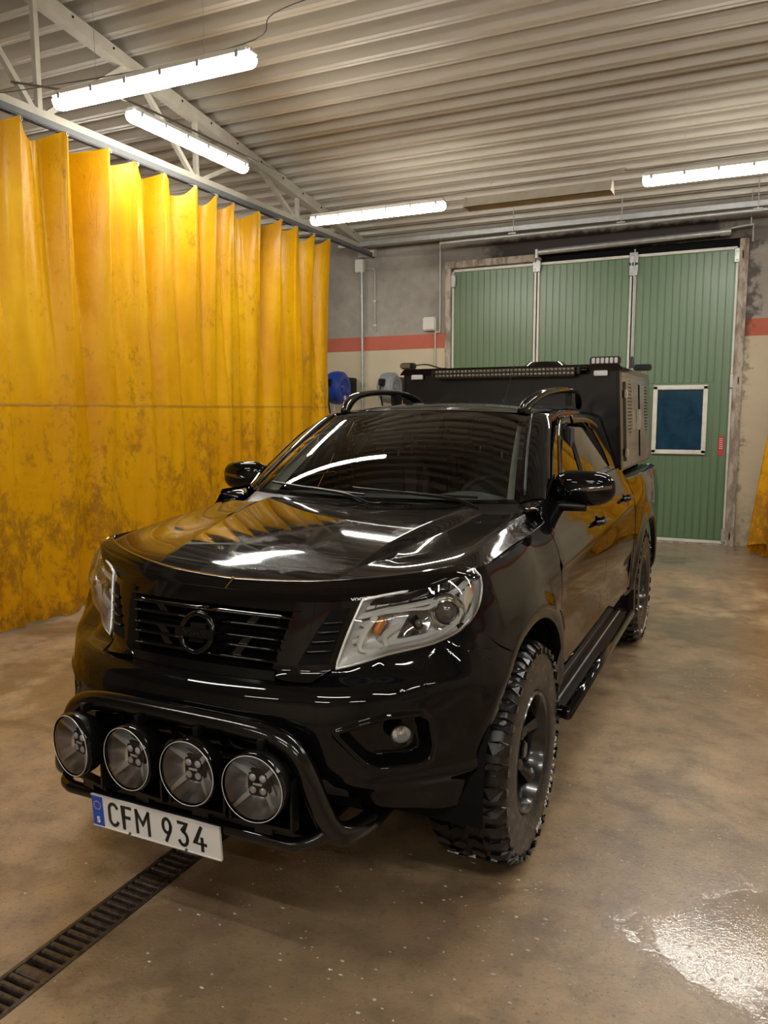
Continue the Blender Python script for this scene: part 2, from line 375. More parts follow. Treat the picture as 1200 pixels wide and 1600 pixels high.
def grid_geo(P):
    """P: array (n,m,3)"""
    n, m = P.shape[:2]; V = P.reshape(-1, 3); F = [(i*m+j, (i+1)*m+j, (i+1)*m+j+1, i*m+j+1) for i in range(n-1) for j in range(m-1)]; return V, F
def orient(V, F, center):
    """flip faces so they look away from center"""
    V = np.asarray(V, float); s = 0
    for f in F[::max(1, len(F)//60)]:
        a, b, c = V[f[0]], V[f[1]], V[f[2]]; n = np.cross(b-a, c-a); s += n@(a-center)
    return [f[::-1] for f in F] if s < 0 else F
def grid(name, P, mat, parent=None, center=(0, 1.5, .8), mirror=False, thick=0, cen_m=None):
    P = np.asarray(P, float); outs = []
    for s in ((1, -1) if mirror else (1,)):
        V, F = grid_geo(P*np.array([s, 1, 1])); F = orient(V, F, np.array(center)*np.array([s, 1, 1]))
        o = mesh_obj(name, V, F, mat, parent, True)
        if thick:
            md = o.modifiers.new('thickness', 'SOLIDIFY'); md.thickness = thick; md.offset = -1; md.use_even_offset = False
        outs.append(o)
    return outs if mirror else outs[0]
def text_obj(name, body, size, mat, M4, parent=None, extrude=.001, sx=1, align='CENTER', offset=0):
    cu = bpy.data.curves.new(name, 'FONT'); cu.body = body; cu.size = size; cu.extrude = extrude; cu.align_x = align; cu.align_y = 'CENTER'; cu.offset = offset; cu.resolution_u = 4
    tmp = bpy.data.objects.new(name+'_tmp', cu); col.objects.link(tmp)
    dg = bpy.context.evaluated_depsgraph_get(); dg.update(); me = bpy.data.meshes.new_from_object(tmp.evaluated_get(dg))
    bpy.data.objects.remove(tmp); me.materials.clear(); me.materials.append(mat); me.name = name
    me.transform(M4 @ Matrix.Diagonal((sx, 1, 1, 1))); return link(bpy.data.objects.new(name, me), parent)
def frame_y(x, y, z, tilt=0):
    """local XY plane faces -Y (towards the front of the truck / into the room)"""
    return Matrix.Translation((x, y, z)) @ Matrix.Rotation(PI/2+tilt, 4, 'X')
def copy_tree(o, parent=None):
    c = o.copy(); col.objects.link(c); c.parent = parent
    for ch in list(o.children): copy_tree(ch, c)
    return c

# ================================================================== THE HALL
YW = 7.93
def roof_z(y): return 4.20+.146*(YW-y) if y > -2.5 else 4.20+.146*(YW+2.5)-.146*(-2.5-y)
# floor with a slot for the drain channel
DX0, DX1 = -.352, -.208
def make_floor():
    V = []; F = []
    def quad(x0, x1, y0, y1, z=0):
        k = len(V); V.extend([(x0, y0, z), (x1, y0, z), (x1, y1, z), (x0, y1, z)]); F.append((k, k+1, k+2, k+3))
    quad(-9, DX0, -9, YW+.3); quad(DX1, 7, -9, YW+.3)
    k = len(V)
    V.extend([(DX0, -9, 0), (DX0, YW+.3, 0), (DX0, YW+.3, -.14), (DX0, -9, -.14), (DX1, -9, 0), (DX1, YW+.3, 0), (DX1, YW+.3, -.14), (DX1, -9, -.14)])
    F.extend([(k, k+1, k+2, k+3), (k+4, k+7, k+6, k+5), (k+3, k+2, k+6, k+7)])
    return struct(mesh_obj('floor', V, F, M['floor']))
make_floor()
# drain grate: frame angles + one bar per slot
def make_drain():
    t = thing('floor_drain', 'long rusty slotted channel drain grate set in the brown floor', 'drain', (-.28, -1.2, 0))
    t_ = t.location
    def P(o): o.parent = t; o.matrix_parent_inverse = Matrix.Translation(-Vector(t_)); return o
    for x0, x1 in ((DX0, DX0+.016), (DX1-.016, DX1)):
        P(box('edge_rail', x0, x1, -8.5, YW-.2, -.03, .004, M['grate'], None, .002, 1))
    pitch = .0345; bm = bmesh.new(); bbox(bm, DX0+.012, DX1-.012, -.0095, .0095, -.026, .0015, .004, 1)
    me = bpy.data.meshes.new('grate_bar'); bm.to_mesh(me); bm.free(); me.materials.append(M['grate'])
    y = -1.75; k = 0
    while y < 1.2:
        o = bpy.data.objects.new('grate_bar', me); col.objects.link(o); o.location = (0, y, 0); P(o); y += pitch; k += 1
        if k % 15 == 0:
            o.scale = (1, 2.2, 1); y += .018
    bm = bmesh.new()
    for rng in ((-8.4, -1.80), (1.25, YW-.25)):
        yy = rng[0]
        while yy < rng[1]: bbox(bm, DX0+.012, DX1-.012, yy-.0095, yy+.0095, -.026, .001); yy += pitch
    P(stuff(bm_obj('grate_bars_beyond', bm, M['grate'])))
make_drain()

# ceiling: corrugated sheet, ribs along x
def make_ceiling():
    prof = []; pitch = .262
    shape = [(0, 0), (.028, 0), (.033, .007), (.041, .007), (.046, 0), (.085, 0), (.112, .155), (.130, .160), (.228, .160)]
    y = YW+.2
    while y > -9.2:
        for dy, dz in shape: prof.append((y-dy, roof_z(y-dy)+dz))
        y -= pitch
    V = []; F = []
    xs = [-9, 7]
    for x in xs:
        for p in prof: V.append((x, p[0], p[1]))
    n = len(prof)
    for i in range(n-1): F.append((i, i+1, n+i+1, n+i))
    struct(mesh_obj('ceiling', V, F, M['ceiling']))
make_ceiling()

# walls
def wall_with_openings():
    bm = bmesh.new(); T = .25
    bbox(bm, -9, -2.46, YW, YW+T, 0, 4.6); bbox(bm, 1.42, 7, YW, YW+T, 0, 4.6); bbox(bm, -2.46, 1.42, YW, YW+T, 3.74, 4.6)
    return struct(bm_obj('wall_back', bm, M['wall']))
wall_with_openings()
struct(box('wall_left', -9.2, -9, -9, YW+.2, 0, 5.9, M['wall']))
struct(box('wall_right', 7, 7.2, -9, YW+.2, 0, 5.9, M['wall']))
struct(box('wall_front', -9, 7, -9.2, -9, 0, 5.9, M['wall']))
# outer dusk box: none, the world is outside

# folding door: three leaves of narrow grooved panels
def make_door():
    root = bpy.data.objects.new('door_1', None); col.objects.link(root); root['kind'] = 'structure'
    root.location = (-.5, YW, 0); inv = Matrix.Translation((.5, -YW, 0))
    def P(o, p=root):
        o.parent = p; o.matrix_parent_inverse = inv if p is root else Matrix.Identity(4); return o
    leaves = [(-2.375, -1.172), (-1.155, .070), (.094, 1.314)]
    win = (.395, 1.03, 1.147, 1.998)
    for li, (x0, x1) in enumerate(leaves):
        zt = 3.66
        lf = box('door_leaf', x0+.01, x1-.01, YW+.045, YW+.075, .03, zt-.01, M['green']) if li < 2 else None
        if lf is None:
            bm = bmesh.new(); a, b = x0+.01, x1-.01
            bbox(bm, a, win[0], YW+.045, YW+.075, .03, zt-.01); bbox(bm, win[1], b, YW+.045, YW+.075, .03, zt-.01)
            bbox(bm, win[0], win[1], YW+.045, YW+.075, .03, win[2]); bbox(bm, win[0], win[1], YW+.045, YW+.075, win[3], zt-.01)
            lf = bm_obj('door_leaf', bm, M['green'])
        P(lf)
        inner = []
        n = 13; w = (x1-x0-.07)/n
        for k in range(n):
            a = x0+.035+k*w; b = a+w-.006
            if li == 2 and b > win[0]-.03 and a < win[1]+.03:
                segs = [(.06, win[2]-.035), (win[3]+.035, zt-.04)]
            else: segs = [(.06, zt-.04)]
            for z0, z1 in segs:
                aa, bb = a, b
                s = box('panel_strip', aa, bb, YW+.039, YW+.048, z0, z1, M['green'], lf, .004, 1)
        for (a, b, c, d) in ((x0, x0+.028, .03, zt), (x1-.028, x1, .03, zt), (x0, x1, zt-.035, zt), (x0, x1, .01, .045)):
            lab(box('edge_trim', a, b, YW+.02, YW+.05, c, d, M['white_frame'], lf, .003, 1), 'white edge trim')
    # window in right leaf
    w0, w1, z0, z1 = win
    wf = bmesh.new()
    for a, b, c, d in ((w0-.008, w0+.045, z0, z1), (w1-.045, w1+.008, z0, z1), (w0-.008, w1+.008, z0-.01, z0+.045), (w0-.008, w1+.008, z1-.045, z1+.01)): bbox(wf, a, b, YW+.0, YW+.06, c, d, .006, 2)
    wo = P(lab(bm_obj('window_frame', wf, M['white_frame'], angle=40), 'white window frame'))
    lab(box('pane', w0+.04, w1-.04, YW+.025, YW+.035, z0+.04, z1-.04, M['pane'], wo), 'dark blue frosted pane')
    # hinges
    for (hx, hz) in ((-2.37, 3.50), (1.31, 3.55), (-1.168, 3.62), (.085, 3.60), (.085, 3.48), (1.33, 2.05), (1.32, .12), (-2.37, 2.0), (.085, 2.0)):
        h = bmesh.new(); bbox(h, hx-.05, hx+.055, YW-.012, YW+.022, hz-.085, hz+.085, .006, 1); bbox(h, hx+.035, hx+.06, YW-.03, YW+.01, hz-.05, hz+.05, .006, 2)
        for dz in (-.05, .05):
            r = bmesh.ops.create_cone(h, segments=8, radius1=.013, radius2=.010, depth=.014, cap_ends=True, matrix=Matrix.Translation((hx-.02, YW-.016, hz+dz)) @ Matrix.Rotation(PI/2, 4, 'X'))
        P(bm_obj('hinge', h, M['steel'], angle=40))
    P(tube('lock_rod', [(.10, YW-.01, 1.95), (.10, YW-.01, 3.72)], .011, M['steel']))
    b_ = bmesh.new(); bbox(b_, .075, .125, YW-.03, YW+.02, 1.93, 2.06, .008, 1); P(bm_obj('lock_catch', b_, M['steel']))
    lbl = P(box('warning_label', 1.185, 1.245, YW+.028, YW+.034, 1.13, 1.37, M['red'])); lab(lbl, 'small red warning label')
    for k in range(6): box('label_line', 1.195, 1.235, YW+.026, YW+.028, 1.34-.024*k-.004, 1.34-.024*k+.002, M['white_print'], lbl)
    # jambs and header of flaking steel
    P(lab(box('jamb', -2.46, -2.377, YW-.03, YW+.12, 0, 3.74, M['flaking'], None, .006), 'flaking rusty jamb'))
    P(lab(box('jamb', 1.318, 1.42, YW-.03, YW+.12, 0, 3.74, M['flaking'], None, .006), 'flaking rusty jamb'))
    P(lab(box('header', -2.46, -1.17, YW-.05, YW+.1, 3.67, 3.76, M['flaking'], None, .006), 'flaking header beam'))
    for a, b in ((-2.46, -2.37), (-1.20, -1.14), (.04, .13), (1.30, 1.42)): P(box('gap_seal', a, b, YW+.052, YW+.09, 0, 3.74, M['dark']))
    P(box('header_back', -1.17, 1.42, YW+.0, YW+.1, 3.67, 3.75, M['dark']))
    P(box('threshold', -2.46, 1.42, YW-.06, YW+.2, -.002, .012, M['flaking']))
make_door()
# closing arm tube over door
t = thing('door_operator_tube', 'long galvanised tube running above the right part of the green door', 'door track', (-.2, YW-.2, 3.78))
for nm, pth, r in (('tube', [(-1.1, YW-.18, 3.755), (1.16, YW-.18, 3.80)], .036), ('clamp', [(1.10, YW-.18, 3.799), (1.22, YW-.18, 3.801)], .046), ('end_rod', [(1.16, YW-.18, 3.83), (1.46, YW-.18, 3.86), (1.46, YW-.18, 3.66)], .014), ('bracket', [(-1.12, YW, 3.70), (-1.12, YW-.2, 3.70), (-1.12, YW-.2, 3.79)], .022), ('hanger', [(1.43, YW-.18, 3.84), (1.43, YW-.18, 4.25)], .008)):
    o = tube(nm, pth, r, M['steel'], t); o.matrix_parent_inverse = Matrix.Translation(-Vector(t.location))

# steel track hanging under the ceiling in front of the back wall
t = thing('overhead_track', 'galvanised channel track hung on rods under the ceiling by the back wall', 'track', (0, 7.45, 4))
inv = Matrix.Translation(-Vector(t.location))
def PT(o): o.parent = t; o.matrix_parent_inverse = inv; return o
PT(box('channel', -3.95, 1.64, 7.50, 7.62, 4.00, 4.07, M['steel'], None, .006, 1))
PT(tube('rail_tube', [(-2.35, 7.42, 3.92), (1.64, 7.42, 3.94)], .024, M['steel']))
for x in (-1.35, .0, 1.5):
    PT(tube('hanger_rod', [(x, 7.42, 3.93), (x, 7.42, 4.30)], .006, M['steel'])); PT(box('hanger_plate', x-.05, x+.05, 7.36, 7.48, 3.94, 3.952, M['steel']))

# ------------------------------------------------------------------ truss with curtain rail under it
TX = -3.65
def make_truss():
    t = thing('roof_truss', 'cream painted steel roof truss above the yellow curtain', 'truss', (TX, 3, 4.0)); inv = Matrix.Translation(-Vector(t.location))
    def P(o): o.parent = t; o.matrix_parent_inverse = inv; return o
    zc = lambda y: 4.075+.146*(YW-y)-.03
    ys = [7.93, -2.5]
    def chord(nm, y0, y1, zf, w, h):
        V = []
        for y in (y0, y1):
            z = zf(y); V += [(TX-w, y, z-h), (TX+w, y, z-h), (TX+w, y, z+h), (TX-w, y, z+h)]
        F = [(0, 1, 2, 3), (7, 6, 5, 4), (0, 4, 5, 1), (1, 5, 6, 2), (2, 6, 7, 3), (3, 7, 4, 0)]
        P(mesh_obj(nm, V, F, M['cream_paint']))
    chord('top_chord', YW, -2.5, zc, .055, .055)
    chord('bottom_chord', YW-.1, -2.5, lambda y: 4.02-.0, .05, .03)
    bot = [-2.0, 0.05, 2.0, 3.95, 5.9, 7.75]; top = [-1.0, 1.0, 3.05, 4.95, 6.85]
    def strut(nm, a, b, w=.022):
        a = Vector(a); b = Vector(b); d = (b-a).normalized(); s = Vector((1, 0, 0)); u = d.cross(s)
        V = [p+s*w*i+u*w*j for p in (a, b) for i, j in ((-1, -1), (1, -1), (1, 1), (-1, 1))]
        F = [(0, 1, 2, 3), (7, 6, 5, 4), (0, 4, 5, 1), (1, 5, 6, 2), (2, 6, 7, 3), (3, 7, 4, 0)]; P(mesh_obj(nm, V, F, M['cream_paint']))
    for y in bot[:-1]: strut('post', (TX, y, 4.03), (TX, y, zc(y)))
    for i, y in enumerate(top):
        strut('diagonal', (TX, bot[i]+.05, 4.03), (TX, y-.05, zc(y))); strut('diagonal', (TX, bot[i+1]-.05, 4.03), (TX, y+.05, zc(y)))
    P(box('end_bracket', TX-.14, TX+.12, YW-.12, YW, 3.92, 4.08, M['cream_paint'], None, .004, 1))
    k = 0
    y = 7.3
    bm = bmesh.new()
    while y > -2: bmesh.ops.create_uvsphere(bm, u_segments=6, v_segments=4, radius=.011, matrix=Matrix.Translation((TX+.056, y, zc(y)+.02))); y -= .45
    P(stuff(bm_obj('chord_rivets', bm, M['dark'])))
make_truss()
t = thing('curtain_rail', 'grey galvanised curtain rail under the truss carrying the yellow curtain', 'rail', (TX+.06, 3, 3.93)); inv = Matrix.Translation(-Vector(t.location))
o = box('rail_channel', TX+.035, TX+.10, -2.5, YW-.02, 3.918, 3.975, simple('dull_grey_rail', (.10, .105, .105), .5, noise_amt=.15), t, .008, 2); o.matrix_parent_inverse = inv
o = box('rail_lip', TX+.055, TX+.08, -2.5, YW-.02, 3.912, 3.925, M['plastic'], t); o.matrix_parent_inverse = inv

# ------------------------------------------------------------------ yellow curtain
def make_curtain(name, y0, y1, x, ztop, seed, lbl, hooks):
    rs = random.Random(seed); t = thing(name, lbl, 'curtain', (x, (y0+y1)/2, 0)); inv = Matrix.Translation(-Vector(t.location))
    def P(o): o.parent = t; o.matrix_parent_inverse = inv; return o
    hk = []; y = y1-.03
    while y > y0: hk.append(y); y -= .40+rs.uniform(-.06, .06)
    hk.append(y0); hk = hk[::-1]
    bays = [(rs.uniform(.5, 1.2), rs.uniform(-1, 1), rs.uniform(0, 6.28), rs.uniform(.25, .75), rs.uniform(.35, 1.0)) for _ in hk]
    ny = int((y1-y0)/.0125); nz = 90; P_ = np.zeros((ny+1, nz+1, 3))
    for i in range(ny+1):
        y = y0+(y1-y0)*i/ny
        j = max(0, min(len(hk)-2, sum(1 for h in hk if h <= y)-1)); a, b = hk[j], hk[j+1]; u = (y-a)/(b-a); A, B_, ph, pk, sg = bays[j]
        for k in range(nz+1):
            v = 1-(1-k/nz)**1.35 if False else k/nz; z = .015+(ztop-.015)*v
            dn = 1-v                                            # 0 at the top
            # hanging pleat: pulled forward at hooks, set back in between; sharp V fold that closes further down
            w = abs(2*u-1)**.9
            top = (w-.5)*.15*A*math.exp(-dn*3.2)
            # asymmetric knife fold
            c = pk+.16*B_*dn; d = (u-c)/.13; knife = -.115*A*math.exp(-abs(d)**1.3)*math.exp(-((dn-.05)/.42)**2)
            soft = .030*math.sin(2*PI*(y/.47)+1.3*math.sin(y*1.7)+1.2*dn+ph*0)+.018*math.sin(y*21+3.1*dn+1.5*math.sin(y*4.3))
            low = .020*math.sin(y*5.7+4*dn)*dn+.010*math.sin(31*y+9*v+2*math.sin(11*v))*dn
            xx = x+top+knife+soft*(.5+.7*dn)+low+.11*dn*0
            sag = 0
            if k > nz-14:
                tt = (k-(nz-14))/14; uu = min(1, max(0, u))**(1.6 if B_ > 0 else .65); sag = -(.02+.15*sg)*(math.sin(PI*uu)**1.1)*tt**1.3
            P_[i, k] = (xx, y+.035*math.sin(6*v+y*2)*(1-v)*.6+.03*A*math.sin(2*PI*u)*math.exp(-dn*5)*B_, z+sag)
    V, F = grid_geo(P_); P(mesh_obj('vinyl_sheet', V, F, M['curtain'], None, True))
    # welded horizontal seam
    k = int(nz*1.74/ztop); Q = P_[:, k:k+2].copy(); Q[:, 1, 2] = Q[:, 0, 2]+.016; Q[:, 1, :2] = Q[:, 0, :2]; Q[:, :, 0] += .004
    V, F = grid_geo(Q); P(lab(mesh_obj('welded_seam', V, F, simple('seam_vinyl', (.42, .20, .012), .5), None, True), 'dark horizontal seam'))
    k = 1; Q = P_[:, 0:4].copy(); Q[:, :, 0] += .004; V, F = grid_geo(Q); P(mesh_obj('bottom_hem', V, F, M['curtain'], None, True))
    if hooks:
        for y in hk:
            i = int(round((y-y0)/(y1-y0)*ny)); p = P_[min(ny, max(0, i)), nz]
            ring = [(p[0], y+.012*math.cos(a), ztop-.028+.014*math.sin(a)) for a in np.linspace(0, 2*PI, 10)[:-1]]
            h = merge([tube_geo(ring, .0035, 6, True), tube_geo([(p[0], y, ztop-.015), (x-.05, y, ztop+.02), (TX+.067, y, 3.915)], .005, 6)])
            P(mesh_obj('hook', h[0], h[1], M['steel'], None, True))
make_curtain('yellow_curtain', -2.4, 6.42, -3.54, 3.895, 3, 'long yellow vinyl wash bay curtain hanging from the rail, stained near the floor', True)

# gathered yellow curtain at the right side of the back wall
def make_bundle():
    t = thing('gathered_curtain', 'end of a gathered yellow vinyl curtain by the right edge at the back wall', 'curtain', (2.1, 7.3, 0)); inv = Matrix.Translation(-Vector(t.location))
    P_ = np.zeros((140, 40, 3))
    for i in range(140):
        a = i/139; 
        for k in range(40):
            v = k/39; z = .10+4.0*v
            fold = .09*math.sin(a*2*PI*9+2*math.sin(3*v)); spread = 1.12-.60*min(1, v*2.2)
            ang = -PI*.5+a*2*PI
            r = (.40*spread)+fold*.8
            P_[i, k] = (2.07+r*math.cos(ang)*1.0, 7.25+.55*r*math.sin(ang), z+.07*math.sin(a*24)*(1-v))
    V, F = grid_geo(P_); o = mesh_obj('vinyl_folds', V, F, M['curtain'], t, True); o.matrix_parent_inverse = inv
    P_ = np.zeros((90, 12, 3))
    for i in range(90):
        a = i/89; 
        for k in range(12):
            v = k/11; ang = -PI*.5+a*2*PI; r = (.30+.06*math.sin(a*2*PI*8))
            P_[i, k] = (2.05+r*1.05*math.cos(ang), 7.27+.5*r*math.sin(ang), .012+.30*v)
    V, F = grid_geo(P_); o = mesh_obj('lower_folds', V, F, M['curtain'], t, True); o.matrix_parent_inverse = inv
make_bundle()

# ------------------------------------------------------------------ light fittings
def make_lamp(loc, rz, label, wires=True, length=1.56, lit=True):
    t = thing('fluorescent_light', label, 'ceiling light', loc, 'fluorescent tube lights' if lit else None, (0, 0, rz))
    h = length/2; bm = bmesh.new(); bbox(bm, -h, h, -.055, .055, .0, .055, .018, 3); bm_obj('housing', bm, M['white_pl'], t, angle=40)
    # diffuser: rounded trough
    prof = [(-.052, 0), (-.050, -.025), (-.036, -.050), (-.012, -.060), (.012, -.060), (.036, -.050), (.050, -.025), (.052, 0)]
    V = []; n = len(prof); xs = [(-h+.004, .55), (-h+.012, .85), (-h+.04, 1), (h-.04, 1), (h-.012, .85), (h-.004, .55)]
    for x, s in xs:
        for p in prof: V.append((x, p[0]*(.6+.4*s), p[1]*s))
    F = [(i*n+k, i*n+k+1, (i+1)*n+k+1, (i+1)*n+k) for i in range(len(xs)-1) for k in range(n-1)]; F += [tuple(range(n)), tuple((len(xs)-1)*n+k for k in range(n))[::-1]]
    mesh_obj('diffuser', V, F, M['tube_light'], t, True)
    for k in range(6):
        x = -h+.08+k*(length-.16)/5
        for s in (-1, 1): box('clip', x-.012, x+.012, s*.058-.006, s*.058+.006, -.012, .028, M['steel'], t, .003, 1)
    if wires:
        c, s_ = math.cos(rz), math.sin(rz)
        for x in (-h*.55, h*.55):
            zt = roof_z(loc[1]+x*s_)-loc[2]; tube('hanging_wire', [(x, 0, .05), (x, 0, zt)], .0018, M['steel'], t, 5)
    return t
ZL = 3.72
make_lamp((-1.90, 1.27, ZL), 0, 'big lit tube light at upper left, running across the hall in front of the truss')
make_lamp((-2.98, 3.06, 4.02), PI/2, 'lit tube light running lengthwise next to the truss above the yellow curtain', wires=False)
make_lamp((-2.14, 5.0, 3.77), 0, 'lit tube light over the truck roof, left of the unlit fitting')
make_lamp((1.34, 5.0, 3.77), 0, 'lit tube light at the right edge, in front of the green door')
make_lamp((1.86, 1.24, 3.80), 0, 'lit tube light just above the top edge of the picture, right of the truck')
for x, y, lbl in ((-1.9, -2.6, 'added unseen lit tube light behind the camera on the curtain side, nearer of two rows'), (1.3, -3.4, 'added unseen lit tube light hung just behind the camera'), (3.6, -2.6, 'added unseen lit tube light behind the camera on the right, level with the nearer row'),
                  (-1.9, -6.2, 'added unseen lit tube light far behind the camera on the curtain side'), (1.6, -6.2, 'added unseen lit tube light far behind the camera in the middle'), (4.4, 1.2, 'added unseen lit tube light beside the truck cab out of the picture on the right'),
                  (4.4, 5.0, 'added unseen lit tube light beyond the right edge in line with the rear row'), (4.4, 3.1, 'added unseen lit tube light on the right between the front and rear rows'),
                  (4.6, -6.2, 'added unseen lit tube light far behind the camera near the right wall'), (-6.3, 1.2, 'added unseen lit tube light in the bay behind the yellow curtain, nearer one'), (-6.3, 5.0, 'added unseen lit tube light in the bay behind the yellow curtain, farther one')):
    make_lamp((x, y, ZL if x > -5 else 4.0), 0, lbl)  # unseen fittings added to brighten the hall, number and positions estimated
# unlit radiant fitting between the two rear lights
t = thing('unlit_light_fitting', 'unlit cream reflector fitting hanging between the two rear tube lights', 'ceiling light', (-.42, 5.0, 3.75))
Vf = []
for x in (-.70, .70): Vf += [(x, -.10, -.055), (x, -.035, .045), (x, .035, .045), (x, .10, -.055), (x, .085, -.055), (x, .028, .032), (x, -.028, .032), (x, -.085, -.055)]
mesh_obj('reflector', Vf, [(0, 1, 9, 8), (1, 2, 10, 9), (2, 3, 11, 10), (3, 4, 12, 11), (4, 5, 13, 12), (5, 6, 14, 13), (6, 7, 15, 14), (7, 0, 8, 15)], M['cream_paint'], t)
for x in (-.715, .70): prism('end_cap', [(-.105, -.06), (-.04, .05), (.04, .05), (.105, -.06)], .015, M['cream_paint'], t, M4=Matrix.Translation((x, 0, 0)) @ Matrix.Rotation(PI/2, 4, 'Z') @ Matrix.Rotation(PI/2, 4, 'X'))
box('tube_holder', -.66, .66, -.03, .03, -.03, -.012, M['cable'], t)
for x in (-.45, .45): tube('hanging_wire', [(x, 0, .045), (x, 0, roof_z(5)-3.75)], .0018, M['steel'], t, 5)
# catenary wire with cable along the two lamp rows
def cable(name, pts, r, label):
    tag(tube(name, cm(pts, 6), r, M['cable'], None, 6), label, 'cable')
cable('light_cable', [(-3.35, 1.32, 3.90), (-3.0, 1.30, 3.86), (-1.9, 1.29, 3.80), (-1.12, 1.29, 3.82), (-.98, 1.28, 3.93), (-.4, 1.27, 3.97), (1.2, 1.25, 4.02)], .0035, 'thin dark cable strung along above the big upper left tube light')
cable('light_cable', [(-3.0, 5.03, 3.84), (-2.1, 5.02, 3.86), (-1.36, 5.03, 3.86), (-1.15, 5.03, 3.87), (-.5, 5.02, 3.87), (.2, 5.02, 3.89), (.40, 5.02, 3.90), (.56, 5.02, 3.87), (2.2, 5.02, 3.90)], .0035, 'thin cable strung above the rear row of tube lights')
cable('light_cable', [(-3.65, 1.75, 4.18), (-3.3, 2.0, 4.14), (-2.98, 2.28, 4.11), (-2.97, 3.9, 4.13), (-2.99, 4.6, 4.14)], .009, 'dark bar and cable carrying the lengthwise tube light by the truss')

# ------------------------------------------------------------------ wall fixtures
def wthing(name, label, cat, loc):
    t = thing(name, label, cat, loc); inv = Matrix.Translation(-Vector(loc))
    def P(o, p=None): o.parent = p or t; o.matrix_parent_inverse = inv if p is None else Matrix.Identity(4); return o
    return t, P
t, P = wthing('galvanised_pipe', 'vertical galvanised water pipe on the back wall right of the curtain', 'pipe', (-3.76, YW-.05, 2))
P(tube('pipe', [(-3.76, YW-.05, .3), (-3.76, YW-.05, 3.80)], .019, M['steel']))
for z in (3.38, 2.10, 3.72): P(lathe_obj('collar', [(z-.02, .019), (z-.02, .030), (z+.02, .030), (z+.02, .019)], M['steel'], None, 14, 'z', (-3.76, YW-.05, 0)))
P(box('junction', -3.86, -3.72, YW-.09, YW-.003, 3.72, 3.90, M['white_pl'], None, .01))
t, P = wthing('conduit', 'short cream conduit beside the galvanised pipe on the concrete wall', 'conduit', (-3.55, YW-.02, 3.2))
P(tube('tube', cm([(-3.70, YW-.02, 3.77), (-3.60, YW-.02, 3.765), (-3.565, YW-.02, 3.72), (-3.562, YW-.02, 3.4), (-3.56, YW-.02, 2.86)], 5), .010, M['pipe']))
for z in (3.3, 2.95): P(box('clip', -3.58, -3.54, YW-.035, YW, z-.012, z+.012, M['white_pl']))
t, P = wthing('cream_conduit', 'tall cream conduit on the wall running down past the white junction box', 'conduit', (-2.53, YW-.03, 3))
P(tube('tube', cm([(-2.535, YW-.03, 4.1), (-2.535, YW-.03, 3.6), (-2.535, YW-.03, 2.87), (-2.55, YW-.03, 2.815), (-2.59, YW-.03, 2.795), (-2.605, YW-.03, 2.73), (-2.60, YW-.03, .5)], 4), .014, M['pipe']))
t, P = wthing('junction_box', 'square white junction box on the concrete wall above the red stripe', 'electrical box', (-2.68, YW-.05, 2.92))
P(box('housing', -2.78, -2.585, YW-.085, YW, 2.83, 3.02, M['white_pl'], None, .018, 3)); P(box('lid', -2.77, -2.595, YW-.10, YW-.08, 2.84, 3.01, M['white_pl'], None, .008, 2))

def reel(loc, mat, r, w, label, cat):
    t, P = wthing('hose_reel', label, cat, loc); x, y, z = loc
    P(lathe_obj('drum_cover', [(-w/2, .0), (-w/2, r*.80), (-w/2+.03, r*.95), (-w*.1, r), (w*.1, r), (w/2-.03, r*.95), (w/2, r*.78), (w/2, r*.55), (w/2-.015, r*.50), (w/2-.015, r*.30), (w/2, r*.27), (w/2, 0)], mat, None, 40, 'x', (x, y, z)))
    P(box('wall_bracket', x-.05, x+.05, y+r*.7, YW, z-.16, z+.16, M['plastic'], None, .01)); P(box('outlet', x-.05, x+.03, y-r-.06, y-r+.04, z+.02, z+.12, M['plastic'], None, .012))
    for a in range(8): P(box('rib', x+w/2-.004, x+w/2+.004, -.008, .008, r*.32, r*.5, mat)).matrix_parent_inverse = Matrix.Translation(-Vector(loc)) @ Matrix.Translation((0, y, z)) @ Matrix.Rotation(a*PI/4, 4, 'X')
    P(box('label', x+w/2-.001, x+w/2+.003, y-.03, y+.03, z-.17, z-.11, M['white_pl']))
    P(tube('hose', cm([(x-.01, y-r-.05, z+.05), (x, y-r-.09, z-.05), (x+.02, y-r-.02, z-.4), (x+.02, y-r+.03, z-.9)], 6), .012, M['plastic']))
reel((-3.93, YW-.52, 2.03), M['blue'], .24, .24, 'blue hose reel on the wall beside the yellow curtain', 'hose reel')
reel((-3.13, YW-.45, 2.02), M['grey_reel'], .215, .24, 'grey hose reel on the wall left of the green door', 'hose reel')
t, P = wthing('spray_gun', 'orange handled spray gun hanging under the blue hose reel', 'spray gun', (-3.85, 7.35, 1.62))
P(box('handle', -3.87, -3.81, 7.30, 7.42, 1.58, 1.66, M['orange'], None, .012)); P(tube('lance', [(-3.90, 7.36, 1.64), (-3.96, 7.36, 1.70), (-3.96, 7.36, 1.78)], .010, M['steel']))
t, P = wthing('white_bucket', 'white container on the wall shelf under the blue reel', 'container', (-4.0, 7.6, 1.55))
P(lathe_obj('tub', [(1.42, 0), (1.42, .11), (1.66, .13), (1.68, .135), (1.68, .12), (1.5, .10), (1.5, 0)], M['white_pl'], None, 24, 'z', (-4.12, 7.6, 0)))
P(box('shelf', -4.3, -3.82, 7.4, YW, 1.39, 1.42, M['steel']))

